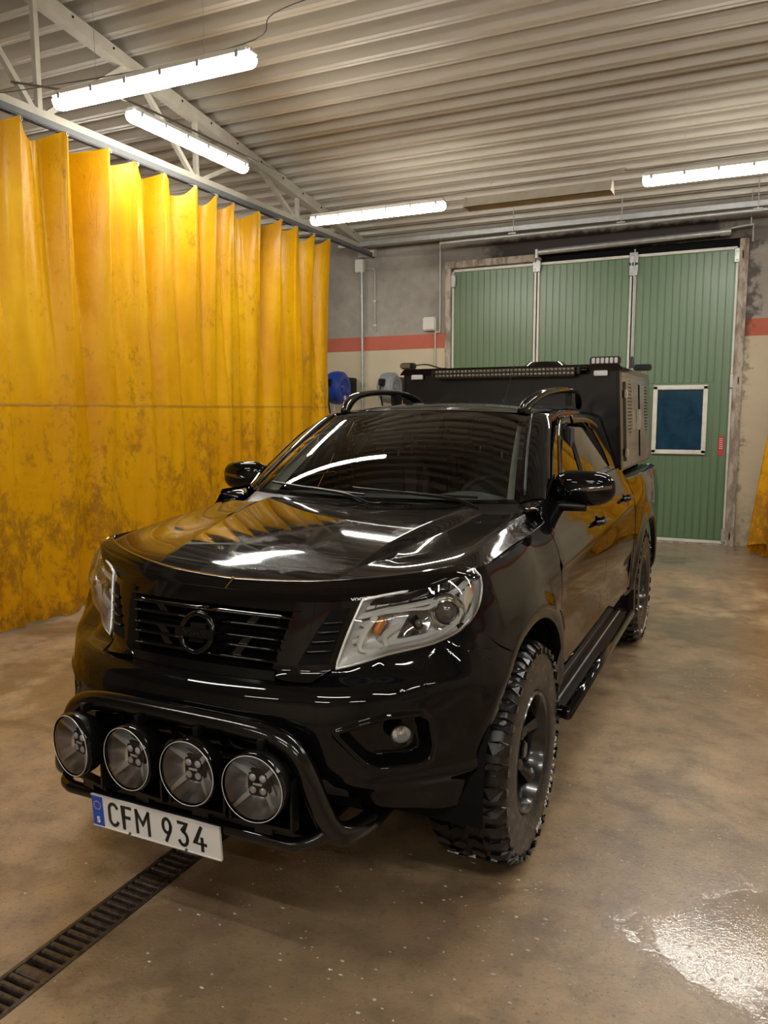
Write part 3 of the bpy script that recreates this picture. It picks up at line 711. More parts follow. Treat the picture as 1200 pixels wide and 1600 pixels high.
# water drops and specks of foam on the wet floor, coloured pale to paint in glints
def drops():
    rs = random.Random(9); V = []; F = []
    def drop(x, y, r, hgt, st):
        k = len(V); n = 6; ph = rs.uniform(0, 6)
        for i in range(n): a = 2*PI*i/n+ph; V.append((x+r*st*math.cos(a), y+r*math.sin(a), .0005))
        for i in range(n): a = 2*PI*i/n+ph; V.append((x+.6*r*st*math.cos(a), y+.6*r*math.sin(a), hgt))
        V.append((x, y, hgt*1.25))
        for i in range(n): j = (i+1) % n; F.append((k+i, k+j, k+n+j, k+n+i)); F.append((k+n+i, k+n+j, k+2*n))
    for cx, cy, sx, sy, n in ((1.35, -.15, .40, .45, 520), (1.5, 2.4, .35, .45, 260), (1.2, 1.0, .30, .8, 160), (-1.0, -.6, .9, .7, 260), (.3, -1.0, .6, .4, 160), (.1, -.7, .5, .5, 120)):
        for _ in range(n):
            x, y = rs.gauss(cx, sx), rs.gauss(cy, sy)
            if DX0-.01 < x < DX1+.01: continue
            r = rs.choice((.0015, .002, .002, .003, .0045)); drop(x, y, r, r*.55, rs.uniform(.8, 2.2))
    o = mesh_obj('water_drops', V, F, simple('water_foam_glints', (.42, .39, .34), .06, spec=.9), None, True); o['kind'] = 'stuff'
    return tag(o, 'water drops and foam specks, painted pale as glints, over the wet brown floor', 'water')
drops()

# ================================================================== THE PICKUP TRUCK
truck = thing('pickup_truck', 'black wet pickup truck with bull bar and dark canopy box parked in the wash hall', 'pickup truck', (0, 0, 0))
def pch(xk, yk):
    """monotone cubic interpolation (vectorised)"""
    xk = np.array(xk, float); yk = np.array(yk, float); h = np.diff(xk); d = np.diff(yk)/h; m = np.zeros(len(xk))
    for i in range(1, len(xk)-1):
        if d[i-1]*d[i] > 0:
            w1 = 2*h[i]+h[i-1]; w2 = h[i]+2*h[i-1]; m[i] = (w1+w2)/(w1/d[i-1]+w2/d[i])
    m[0] = d[0]; m[-1] = d[-1]
    def f(x):
        x = np.clip(x, xk[0], xk[-1]); i = np.clip(np.searchsorted(xk, x)-1, 0, len(xk)-2); t = (x-xk[i])/h[i]
        return yk[i]*(1+2*t)*(1-t)**2+m[i]*h[i]*t*(1-t)**2+yk[i+1]*t*t*(3-2*t)+m[i+1]*h[i]*t*t*(t-1)
    return f
def ccr(xk, yk):
    """smooth (Catmull-Rom tangents) interpolation"""
    xk = np.array(xk, float); yk = np.array(yk, float); h = np.diff(xk); m = np.zeros(len(xk))
    m[1:-1] = (yk[2:]-yk[:-2])/(xk[2:]-xk[:-2]); m[0] = (yk[1]-yk[0])/h[0]; m[-1] = (yk[-1]-yk[-2])/h[-1]
    def f(x):
        x = np.clip(x, xk[0], xk[-1]); i = np.clip(np.searchsorted(xk, x)-1, 0, len(xk)-2); t = (x-xk[i])/h[i]
        return yk[i]*(1+2*t)*(1-t)**2+m[i]*h[i]*t*(1-t)**2+yk[i+1]*t*t*(3-2*t)+m[i+1]*h[i]*t*t*(t-1)
    return f
def smooth(a, b, x):
    t = np.clip((x-a)/(b-a), 0, 1); return t*t*(3-2*t)
# belt outline: s=0 centre of the nose, s>=1.25 follows the side with y = s-1.6
SK = [0, .25, .45, .57, .70, .83, .95, 1.10, 1.25, 1.45, 1.70, 2.0, 2.6, 3.3, 4.0, 4.75, 5.3, 5.70, 5.85, 6.0]
XK = [0, .25, .45, .555, .655, .745, .82, .868, .897, .913, .922, .922, .925, .925, .925, .935, .928, .905, .86, .70]
YK = [-.88, -.872, -.835, -.785, -.71, -.615, -.53, -.44, -.345, -.15, .10, .40, 1.0, 1.7, 2.4, 3.15, 3.7, 4.08, 4.18, 4.22]
fX = ccr(SK, XK); fY = ccr(SK, YK)
ZL_ = [.36, .46, .54, .62, .72, .80, .84, .87, .94, 1.02, 1.08, 1.15, 1.21, 1.27, 1.33]
def col_(vals): return pch(ZL_, vals)
INS = [(0.00, col_([.10, .06, .02, .0, .0, .015, .045, .085, .11, .135, .155, .20, .30, .4, .5])),
       (.45, col_([.10, .06, .02, .0, .0, .015, .04, .115, .135, .155, .175, .21, .30, .4, .5])),
       (.70, col_([.08, .04, .01, .0, .0, .010, .03, .09, .125, .14, .155, .175, .25, .35, .4])),
       (.90, col_([.05, .02, .005, .0, .0, .004, .010, .03, .075, .10, .115, .13, .18, .25, .3])),
       (1.10, col_([.03, .012, .0, .0, .0, .0, .005, .010, .025, .055, .075, .10, .14, .2, .24])),
       (1.30, col_([.03, .012, .0, .0, .0, .0, .004, .008, .014, .028, .050, .080, .115, .16, .2])),
       (1.75, col_([.03, .012, .0, .0, .002, .006, .008, .010, .012, .018, .035, .065, .105, .15, .19])),
       (2.10, col_([.06, .045, .035, .025, .014, .008, .004, .002, .000, .004, .012, .035, .070, .105, .14])),
       (3.9, col_([.06, .045, .035, .025, .014, .008, .004, .002, .000, .004, .010, .030, .062, .095, .13])),
       (4.75, col_([.03, .012, .0, .0, .0, .0, .0, .0, .0, .002, .006, .016, .035, .06, .09])),
       (6.0, col_([.06, .04, .02, .01, .0, .0, .0, .0, .0, .002, .008, .018, .035, .06, .09]))]
SI = [a for a, _ in INS]
def inset(s, z):
    s = np.asarray(s, float); z = np.asarray(z, float); s, z = np.broadcast_arrays(s, z)
    vals = np.array([f(z) for _, f in INS]); i = np.clip(np.searchsorted(SI, s)-1, 0, len(SI)-2)
    a = np.array(SI)[i]; b = np.array(SI)[i+1]; t = np.clip((s-a)/(b-a), 0, 1); t = t*t*(3-2*t)
    idx = np.indices(s.shape); lo = vals[(i,)+tuple(idx)]; hi = vals[(i+1,)+tuple(idx)]; return lo*(1-t)+hi*t
def arch(s, z, yc, r):
    """wheel arch lip swelling"""
    y = fY(s); d = np.sqrt((y-yc)**2+(z-.415)**2); return .022*np.exp(-((d-r-.035)/.055)**2)*smooth(.40, .5, z)
def B(s, z, off=0.0):
    s = np.asarray(s, float); z = np.asarray(z, float); s, z = np.broadcast_arrays(s, z)
    e = 1e-3; dx = fX(s+e)-fX(s-e); dy = fY(s+e)-fY(s-e)
    at0 = s < e; dy = np.where(at0, 0, dy); n = np.hypot(dx, dy)+1e-12; nx, ny = dy/n, -dx/n
    d = -inset(s, z)+off+arch(s, z, 0, .50)*smooth(.95, 1.2, s)+arch(s, z, 3.15, .50)*smooth(3.8, 4.2, s)
    x = fX(s)+nx*d; y = fY(s)+ny*d
    return np.stack([np.where(at0, 0, x), y, z], -1)
def s_of_y(y): return y+1.6
RA = .50
def arch_s(z, yc=0, front=True, r=RA):
    dz = np.clip(z-.415, -.2, r-.001); y = yc+(-1 if front else 1)*np.sqrt(np.maximum(r*r-dz*dz, 0))
    ss = np.linspace(.7, 6, 3000); ys = fY(ss); return np.interp(y, ys, ss)

def part(o, name=None):
    return o
def TB(name, u, v, fn, mat, mirror=True, thick=0, parent=truck):
    U, V_ = np.meshgrid(u, v, indexing='ij'); return grid(name, fn(U, V_), mat, parent, mirror=mirror, thick=thick)

# ---- front bumper with fog lamp pockets and lower intake
ztop_f = pch([0, .30, .44, .48, .53, .67, .805, .965, 1.055, 1.16, 1.30, 1.42], [.845, .843, .848, .862, .880, .906, .931, .968, 1.006, .957, .885, .855])
def in_poly(S, Z, poly):
    inside = np.zeros(S.shape, bool); dist = np.full(S.shape, 9.)
    n = len(poly)
    for i in range(n):
        x1, y1 = poly[i]; x2, y2 = poly[(i+1) % n]
        c = ((y1 > Z) != (y2 > Z)) & (S < (x2-x1)*(Z-y1)/(y2-y1+1e-12)+x1); inside ^= c
        t = np.clip(((S-x1)*(x2-x1)+(Z-y1)*(y2-y1))/((x2-x1)**2+(y2-y1)**2), 0, 1); dist = np.minimum(dist, np.hypot(S-x1-t*(x2-x1), Z-y1-t*(y2-y1)))
    return np.where(inside, dist, -dist)
FOG = [(.53, .7175), (.605, .7375), (.69, .7525), (.80, .748), (.825, .73), (.84, .645), (.83, .608), (.795, .595), (.665, .6025), (.625, .62), (.58, .6625)]
INTAKE = [(-1, .70), (.30, .70), (.36, .68), (.40, .52), (.36, .49), (-1, .49)]
LOWF = pch([0, .45, .59, .69, .80, .92, 1.0, 1.06], [.52, .515, .495, .45, .43, .412, .418, .44])
def bumper_fn(U, W):
    zt0 = ztop_f(U*1.4); z = .415+W*(ztop_f(U*1.36)-.415); send = arch_s(z); s = U*send; zt = ztop_f(s); z = .40+W*(zt-.40)
    low = LOWF(s); z = low+W*(zt-low); s = U*arch_s(z)
    zt = ztop_f(s); z = low+W*(zt-low)
    dfog = in_poly(s, z, FOG); din = in_poly(s, z, INTAKE)
    off = -.062*smooth(.0, .018, dfog)-.07*smooth(0, .015, din)+.006*np.exp(-((dfog+.006)/.009)**2)
    # crease running under the headlamp and chin lip
    off = off+.012*np.exp(-((z-.545)/.022)**2)*smooth(.5, .66, s)
    off = off+.012*smooth(.40, .47, s)*smooth(.80, .70, z)*smooth(.50, .58, z)*(1-smooth(.85, 1.1, s))*0
    # towing-eye cover groove
    r = np.maximum(np.abs(s-.78)/.040, np.abs(z-.835-.12*(s-.78))/.022)
    off = off-.0025*np.exp(-((r-1)/.06)**2)
    return B(s, z, off)
TB('front_bumper', np.linspace(0, 1, 300), np.linspace(0, 1, 110), bumper_fn, M['paint'])
# ledge that closes the bumper top under the lamps and the grille
def ledge_fn(U, W):
    s = U*1.06; a = B(s, ztop_f(s)); b = B(s, ztop_f(s)+0*W, -.11); p = a+(b-a)*W[..., None]; p[..., 2] = ztop_f(s)-.001+.004*W; return p
TB('bumper_ledge', np.linspace(0, 1, 80), np.linspace(0, 1, 4), ledge_fn, M['paint'])
# fog lamps
for sx in (1, -1):
    p = B(.750, .688, -.040); p2 = B(.755, .688, .0); x, y, z = p
    fl = thing('fog_lamp', '', '', (sx*(x+.0), y, z)); del fl['label']; del fl['category']; fl.parent = truck
    fl.rotation_euler = (0, 0, sx*math.radians(30)-PI/2)
    lathe_obj('bezel', [(.0, .030), (.022, .036), (.028, .036), (.026, .031), (.0, .028)], M['gloss_plastic'], fl, 32)
    lathe_obj('reflector', [(-.02, 0), (-.015, .015), (.005, .028), (.014, .030)], M['reflector'], fl, 32); lathe_obj('bulb', [(-.02, .006), (.004, .006), (.008, 0)], M['led'], fl, 12)
    lathe_obj('lens', [(.016, .030), (.024, .020), (.027, 0)], M['lens'], fl, 32)
# lower dark valance behind everything
def body_core():
    bm = bmesh.new()
    bbox(bm, -.36, .36, -.66, -.2, .50, 1.02); bbox(bm, -.55, .55, -.55, .3, .62, 1.02); bbox(bm, -.52, .52, -.2, 4.1, .45, .62)
    bbox(bm, -.80, .80, .45, 2.55, .50, .95); bbox(bm, -.86, .86, 2.52, 4.1, .95, 1.10); bbox(bm, -.50, .50, 2.5, 4.1, .6, 1.0)
    bbox(bm, -.72, .72, .35, .50, .50, 1.10)
    return lab(bm_obj('chassis', bm, M['dark'], truck), 'black underbody')
body_core()
for ax in (0, 3.15):
    bm = bmesh.new(); r = bmesh.ops.create_cone(bm, segments=16, radius1=.045, radius2=.045, depth=1.5, cap_ends=True, matrix=Matrix.Translation((0, ax, .40)) @ Matrix.Rotation(PI/2, 4, 'Y')); bm_obj('axle', bm, M['dark'], truck)
# wheel arch liners
for yc in (0, 3.15):
    for sx in (1, -1):
        V = []; F = []; n = 20
        for i in range(n+1):
            a = math.radians(-8+196*i/n)
            for x in (.50, .885): V.append((sx*x, yc+.505*math.cos(a), .415+.505*math.sin(a)))
        F = [(2*i, 2*i+1, 2*i+3, 2*i+2) for i in range(n)]
        k = len(V); V.append((sx*.50, yc, .45)); F += [(k, 2*i, 2*i+2) for i in range(n)]
        mesh_obj('wheel_arch_liner', V, F, M['dark'], truck)

# ---- fender (between lamp, bonnet edge, door and wheel arch)
DOOR_S = s_of_y(.42)
zh_f = pch([1.19, 1.30, 1.50, 1.75, 2.02], [1.167, 1.168, 1.172, 1.192, 1.225])
def fender_fn(U, W):
    # U along arch from front seam to door, W from arch to outer
    th0, th1 = math.radians(115.5), math.radians(-3)
    th = th0+(th1-th0)*np.clip(U/.80, 0, 1)
    y = RA*np.cos(th)*-1*-1; zi = .415+RA*np.sin(th); yi = RA*np.cos(th)
    # for U>.8: run along sill to door edge bottom
    t = np.clip((U-.80)/.20, 0, 1)
    # inner loop
    si = np.interp(yi, fY(np.linspace(.7, 6, 3000)), np.linspace(.7, 6, 3000))
    # outer loop (s,z): lamp rear bottom -> lamp tip -> bonnet edge -> door top -> door bottom
    OS = np.array([1.062, 1.13, 1.207, 1.225, 1.196, 1.30, 1.50, 1.75, DOOR_S-.004, DOOR_S-.004, DOOR_S-.004, DOOR_S-.004])
    OZ = np.array([1.006, 1.035, 1.100, 1.140, 1.167, 1.168, 1.172, 1.192, 1.225, 1.0, .70, .40])
    UK = np.array([0, .04, .09, .13, .16, .23, .35, .50, .66, .77, .89, 1.0])
    so = np.interp(U, UK, OS); zo = np.interp(U, UK, OZ)
    IU = np.array([0, .16, .42, .66, .89, 1.0]); IT = np.radians([118, 110, 85, 50, 25, 2])
    th = np.interp(U, IU, IT); yi = RA*np.cos(th); zi = .415+RA*np.sin(th); si = np.interp(yi, fY(np.linspace(.7, 6, 3000)), np.linspace(.7, 6, 3000))
    Wn = W; s = si+(so-si)*Wn; z = zi+(zo-zi)*Wn
    return B(s, z)
TB('front_fender', np.linspace(0, 1, 200), np.linspace(0, 1, 60), fender_fn, M['paint'])
# arch lip flange
for sx in (1, -1):
    for yc, nm in ((0, 'arch_lip'), (3.15, 'arch_lip')):
        A = np.radians(np.linspace(-4, 184, 60)); Pn = []
        sgrid = np.linspace(.7, 6, 3000); yg = fY(sgrid)
        row = []
        for a in A:
            z = .415+RA*math.sin(a); y = yc+RA*math.cos(a); s = np.interp(y, yg, sgrid); p = B(s, z)
            row.append([p*[sx, 1, 1], p*[sx, 1, 1]-np.array([sx*.035, 0, 0])])
        V, F = grid_geo(np.array(row)); mesh_obj(nm, V, F, M['plastic'], truck, True)

# ---- doors
def door_patch(name, s0, s1, z0f, z1f, crease=True):
    def fn(U, W):
        s = s0+(s1-s0)*U; z0 = z0f(s); z1 = z1f(s); z = z0+(z1-z0)*W
        off = 0
        if crease: off = .006*np.exp(-((z-(1.045+.02*(s-2)))/.02)**2)-.008*smooth(.80, .70, z)*smooth(.55, .66, z)
        # handle recess
        for hs, hz in ((2.90, 1.120), (3.84, 1.145)):
            r = np.hypot((s-hs)/.055, (z-hz)/.035); off = off-.013*(1-smooth(.25, 1.0, r))
        return B(s, z, off)
    return TB(name, np.linspace(0, 1, max(40, int((s1-s0)/.012))), np.linspace(0, 1, 90), fn, M['paint'])
beltz = pch([1.9, 2.3, 3.0, 3.6, 4.3], [1.27, 1.295, 1.305, 1.31, 1.315])
d1 = door_patch('front_door', DOOR_S+.003, s_of_y(1.478), lambda s: .505+0*s, beltz)
def rear_door_bottom(s):
    y = s-1.6; return np.maximum(.505, .415+np.sqrt(np.maximum(0, .56**2-(y-3.15)**2))*(y > 2.5) if False else .505+0*s)
def rear_door_fn(U, W):
    # rear edge follows the wheel arch low down
    z = .505+W*(1.31-.505); yend = np.where(z < .95, np.minimum(2.50, 3.15-np.sqrt(np.maximum(.0, .60**2-(z-.415)**2))), 2.50)
    yend = np.minimum(yend, 2.50); s0 = s_of_y(1.484); s = s0+(s_of_y(yend)-s0)*U; zt = beltz(s); z = .505+W*(zt-.505)
    off = .006*np.exp(-((z-(1.045+.02*(s-2)))/.02)**2)-.008*smooth(.80, .70, z)*smooth(.55, .66, z)
    r = np.hypot((s-3.84)/.055, (z-1.145)/.035); off = off-.013*(1-smooth(.25, 1.0, r)); return B(s, z, off)
d2 = TB('rear_door', np.linspace(0, 1, 80), np.linspace(0, 1, 90), rear_door_fn, M['paint'])
for dl, hs, hz in ((d1, 2.90, 1.120), (d2, 3.84, 1.145)):
    for k, sx in enumerate((1, -1)):
        a = B(hs-.085, hz+.002, .004); b = B(hs-.055, hz+.004, .036); c = B(hs+.06, hz+.004, .036); d = B(hs+.095, hz+.002, .004)
        pts = cm([a, b, c, d], 6); V, F = tube_geo([p*[sx, 1, 1] for p in pts], .013, 10); mesh_obj('door_handle', V, F, M['gloss_plastic'], dl[k], True)
# rocker sill
TB('sill', np.linspace(s_of_y(.40), s_of_y(2.62), 50), np.linspace(.40, .50, 6), lambda U, W: B(U, W, -.012), M['paint'])
# cab rear corner between rear door and bed / bed side
def bed_fn(U, W):
    z0 = .50; z = z0+W*(1.235-z0); 
    s0 = s_of_y(2.56); s = s0+(5.86-s0)*U; return None
def bedside():
    # upper band plus arch-following polar patch
    def fn(U, W):
        OS = np.array([s_of_y(2.565), s_of_y(2.565), s_of_y(2.565), s_of_y(2.9), s_of_y(3.4), s_of_y(3.9), 5.84, 5.84, 5.84]); OZ = np.array([.50, .80, 1.235, 1.238, 1.238, 1.236, 1.232, .90, .55])
        UK = np.array([0, .12, .28, .40, .52, .66, .78, .90, 1]); so = np.interp(U, UK, OS); zo = np.interp(U, UK, OZ)
        th = np.interp(U, [0, .28, .52, .78, 1], np.radians([172, 130, 88, 45, 6])); yi = 3.15+RA*np.cos(th); zi = .415+RA*np.sin(th)
        sg = np.linspace(2, 6, 3000); si = np.interp(yi, fY(sg), sg); s = si+(so-si)*W; z = zi+(zo-zi)*W; return B(s, z)
    TB('bed_side', np.linspace(0, 1, 160), np.linspace(0, 1, 50), fn, M['paint'])
    # strip between cab and bed
    TB('cab_rear_corner', np.linspace(s_of_y(2.505), s_of_y(2.558), 6), np.linspace(.52, 1.30, 40), lambda U, W: B(U, W, -.002), M['paint'])
    TB('bed_rail', np.linspace(s_of_y(2.565), 5.84, 60), np.linspace(0, 1, 8), lambda U, W: B(U, 1.235+.018*np.sin(W*PI/2), -.10*(1-np.cos(W*PI/2))), M['paint'])
    box('tailgate', -.74, .74, 4.14, 4.20, .62, 1.24, M['paint'], truck, .02)
    box('bed_floor', -.84, .84, 2.57, 4.16, 1.02, 1.06, M['plastic'], truck)
    box('rear_bumper', -.80, .80, 4.18, 4.34, .52, .68, M['plastic'], truck, .03)
    o = None
    for s_ in (1, -1): lab(box('tail_lamp', s_*.80-.05, s_*.80+.05, 4.13, 4.195, .85, 1.2, M['red'], truck, .02), 'red tail lamp')
bedside()

# ---- bonnet (height field)
zc_ = ccr([-.70, -.62, -.55, -.45, -.3, 0, .3, .50, .60], [1.055, 1.085, 1.108, 1.137, 1.172, 1.222, 1.256, 1.270, 1.272])
ridge = ccr([-.70, -.5, -.3, 0, .3, .50, .62], [1.070, 1.135, 1.182, 1.218, 1.247, 1.262, 1.268])
xcr = pch([-.70, -.48, -.1, .31, .6], [.365, .385, .425, .480, .50])
front_y = pch([0, .3, .5, .65, .74, .79, .81], [-.64, -.62, -.57, -.505, -.44, -.38, -.33])
back_y = pch([0, .3, .55, .68, .72, .81], [.47, .45, .40, .38, .42, .44])
SHUT = lambda y: np.interp(y, [-.45, -.35, -.1, .1, .3, .5], [.785, .795, .800, .808, .820, .822])
def hood_h(x, y):
    c = zc_(y); r = ridge(y); xc = xcr(y); g = smooth(-.49, -.20, y); up = .010
    inner = c+up*np.clip(x/xc, 0, 1)**2
    wall = .022+.075*smooth(-.47, .30, y)
    t = np.clip((x-xc)/(.72-xc), 0, 1.3); d = .026*g*smooth(.60, .30, y)
    outer = (c+up)+(r-c-up)*smooth(0, 1.1, t)-d*smooth(0, 1, (x-xc)/wall)*(1-smooth(.25, 1.05, t))
    return np.where(x <= xc, inner, outer)-smooth(.715, .84, x)**1.4*.058
def hood_fn(U, W):
    # U across 0..1, W front..back
    xe0 = .785; x = U*.80; fy = front_y(x); by = back_y(x); y = fy+(by-fy)*W; x = U*SHUT(y); fy = front_y(np.minimum(x, .81)); by = back_y(np.minimum(x, .81)); y = fy+(by-fy)*W
    z = hood_h(x, y)-.05*(1-smooth(0, .06, W))**2
    # end on the fender line at the side
    sg = U**18; z = z*(1-sg*.0)
    return np.stack([x, y, z], -1)
TB('bonnet', np.linspace(0, 1, 150)**.9, np.linspace(0, 1, 150), hood_fn, M['paint_wet'])
# strip closing bonnet edge to fender top
def gutter_fn(U, W):
    y = -.365+U*(.44+.365); xs = SHUT(y); a = np.stack([xs-.001, y, hood_h(xs, y)-.004], -1); s = np.interp(y, fY(np.linspace(.7, 6, 3000)), np.linspace(.7, 6, 3000)); b = B(s, zh_f(s))
    return a+(b-a)*W[..., None]
TB('bonnet_side', np.linspace(0, 1, 80), np.linspace(0, 1, 6), gutter_fn, M['paint'])
# smoked bonnet guard
def guard_fn(U, W):
    x = U*.80; y0 = front_y(x); zt = hood_h(x, y0+.05)-.0
    bow = np.sin(W*PI)
    k = 1-smooth(.60, .80, x)*.62
    z = zt+.018-W*.082*k; y = y0+.052-.085*W*k-.028*bow; x = x+.014*W*smooth(.5, .8, x)+.012*bow*smooth(.5, .8, x)
    return np.stack([x, y, z], -1)
TB('bonnet_guard', np.linspace(0, 1, 120), np.linspace(0, 1, 20), guard_fn, M['guard'], thick=.004)

# ---- head lamp outline on the belt surface (also bounds the grille surround)
_lb = (pch([0, .22, .42, .70, .85, 1], [.527, .67, .805, .965, 1.01, 1.058]), pch([0, .22, .42, .70, .85, 1], [.884, .910, .935, .972, .988, 1.012]))
_lt = (pch([0, .24, .46, .80, 1], [.645, .785, .915, 1.10, 1.19]), pch([0, .24, .46, .80, 1], [1.090, 1.1075, 1.130, 1.155, 1.166]))
_ll = (pch([0, .5, 1], [.527, .578, .645]), pch([0, .5, 1], [.884, .990, 1.090]))
_lr = (pch([0, .30, .65, .88, 1], [1.058, 1.125, 1.200, 1.222, 1.19]), pch([0, .30, .65, .88, 1], [1.012, 1.038, 1.100, 1.142, 1.166]))
# ---- grille
def trim_fn(U, W):
    """V shaped black surround: from grille opening to lamp edge. U 0..1 across (opening edge -> lamp), W bottom..top"""
    z = .855+W*(1.085-.855); xi = .265+.065*W; a = np.stack([xi+0*z, -.775+.065*W, z], -1)
    Wq = np.clip((W-.10)/.90, 0, 1); lo = W < .10; so = np.where(lo, .43+(.521-.43)*W/.10, _ll[0](Wq)-.004); zl = np.where(lo, .852+(.884-.852)*W/.10, _ll[1](Wq)); b = B(so, zl, .0)
    p = a+(b-a)*np.asarray(U)[..., None]; p[..., 1] -= .018*np.sin(U*PI)
    return p
TB('grille_surround', np.linspace(0, 1, 30), np.linspace(0, 1, 20), trim_fn, M['gloss_plastic'])
def bar_fn(y0, z0, y1, z1, w0, w1, bow, nm, mt):
    """cross member between two heights"""
    def fn(U, W):
        w = w0+(w1-w0)*W; x = U*w; return np.stack([x, y0+(y1-y0)*W+bow*(x/.33)**2, z0+(z1-z0)*W], -1)
    TB(nm, np.linspace(0, 1, 24), np.linspace(0, 1, 6), fn, mt)
bar_fn(-.81, .845, -.80, .875, .29, .285, .03, 'grille_lower_rail', M['gloss_plastic'])
bar_fn(-.74, 1.055, -.70, 1.10, .34, .46, .02, 'grille_upper_rail', M['gloss_plastic'])
bar_fn(-.80, .875, -.76, .878, .285, .27, .02, 'grille_lower_lip', M['gloss_plastic'])
box('radiator_screen', -.34, .34, -.68, -.66, .84, 1.09, M['dark'], truck)
# horizontal slats, in pairs, left and right of the emblem
for i, z in enumerate((1.035, 1.005, .968, .938, .903)):
    for sx in (1, -1):
        y = -.735-.33*(1.035-z); hw = .318-.3*(1.035-z)
        path = [(sx*x, y+.12*x*x, z-.02*0) for x in np.linspace(.075 if i in (1, 2, 3) else .0, hw, 8)]
        V = []; K = 10
        for p in path:
            for a in np.linspace(0, 2*PI, K+1)[:-1]: V.append((p[0], p[1]+.006+.018*math.cos(a), p[2]+.0062*math.sin(a)+.0025*math.cos(a)))
        F = [(K*k+j, K*k+K+j, K*k+K+(j+1) % K, K*k+(j+1) % K) for k in range(7) for j in range(K)]; F += [tuple(range(K)), tuple(7*K+j for j in range(K))]
        F = orient(V, F, np.mean(np.array(V), 0)); mesh_obj('grille_slat', V, F, M['gloss_plastic'], truck, True)
for i, (za, zb) in enumerate(((1.035, 1.005), (.968, .938), (.938, .903))):
    for sx in (1, -1):
        x = .185-.02*i; y = -.742-.33*(1.035-za); bm = bmesh.new()
        vs = [bm.verts.new(v) for v in ((sx*x, y, za), (sx*(x+.03), y, za), (sx*(x+.005), y, zb), (sx*(x-.03), y, zb))]; bm.faces.new(vs); r = bmesh.ops.extrude_face_region(bm, geom=list(bm.faces))
        for e in r['geom']:
            if isinstance(e, bmesh.types.BMVert): e.co.y += .03
        bmesh.ops.recalc_face_normals(bm, faces=bm.faces); bm_obj('slat_brace', bm, M['gloss_plastic'], truck)
# round emblem with a bar across
em = thing('emblem', '', '', (0, -.795, .968)); del em['label']; del em['category']; em.parent = truck; em.rotation_euler = (math.radians(-14), 0, 0)
ring = [(.062*math.cos(a), 0, .062*math.sin(a)) for a in np.linspace(0, 2*PI, 49)[:-1]]
V, F = tube_geo(ring, .0105, 12, True); mesh_obj('ring', [(v.x, v.y*.8, v.z) for v in map(Vector, V)], F, M['gloss_plastic'], em, True)
box('cross_bar', -.080, .080, -.016, .006, -.0155, .0155, M['gloss_plastic'], em, .003)
text_obj('lettering', 'NISSAN', .024, M['plastic'], Matrix.Translation((0, -.0172, -.0005)) @ Matrix.Rotation(PI/2, 4, 'X'), em, .0012, 1.15)
box('emblem_back', -.03, .03, .0, .07, -.03, .03, M['dark'], em)
# small side vents between surround and lamp (recessed panels with three ribs)
for sx in (1, -1):
    def vq(a, b, o): p = trim_fn(np.asarray(a, float), np.asarray(b, float)); p[..., 1] -= o; return p*np.array([sx, 1, 1])
    A_, B_ = np.meshgrid(np.linspace(0, 1, 8), np.linspace(0, 1, 10), indexing='ij')
    ul = lambda b: .42+.20*b; V, F = grid_geo(vq(ul(B_)+A_*(.90-ul(B_)), .16+.74*B_, .0015)); mesh_obj('side_vent', V, F, M['dark'], truck, True)
    for k in range(4):
        b = .24+.17*k; pts = [vq(ul(b)+a*(.90-ul(b)), .16+.74*b, .006) for a in np.linspace(.06, .94, 6)]; V, F = tube_geo(pts, .0055, 6); mesh_obj('vent_rib', V, F, M['gloss_plastic'], truck, True)

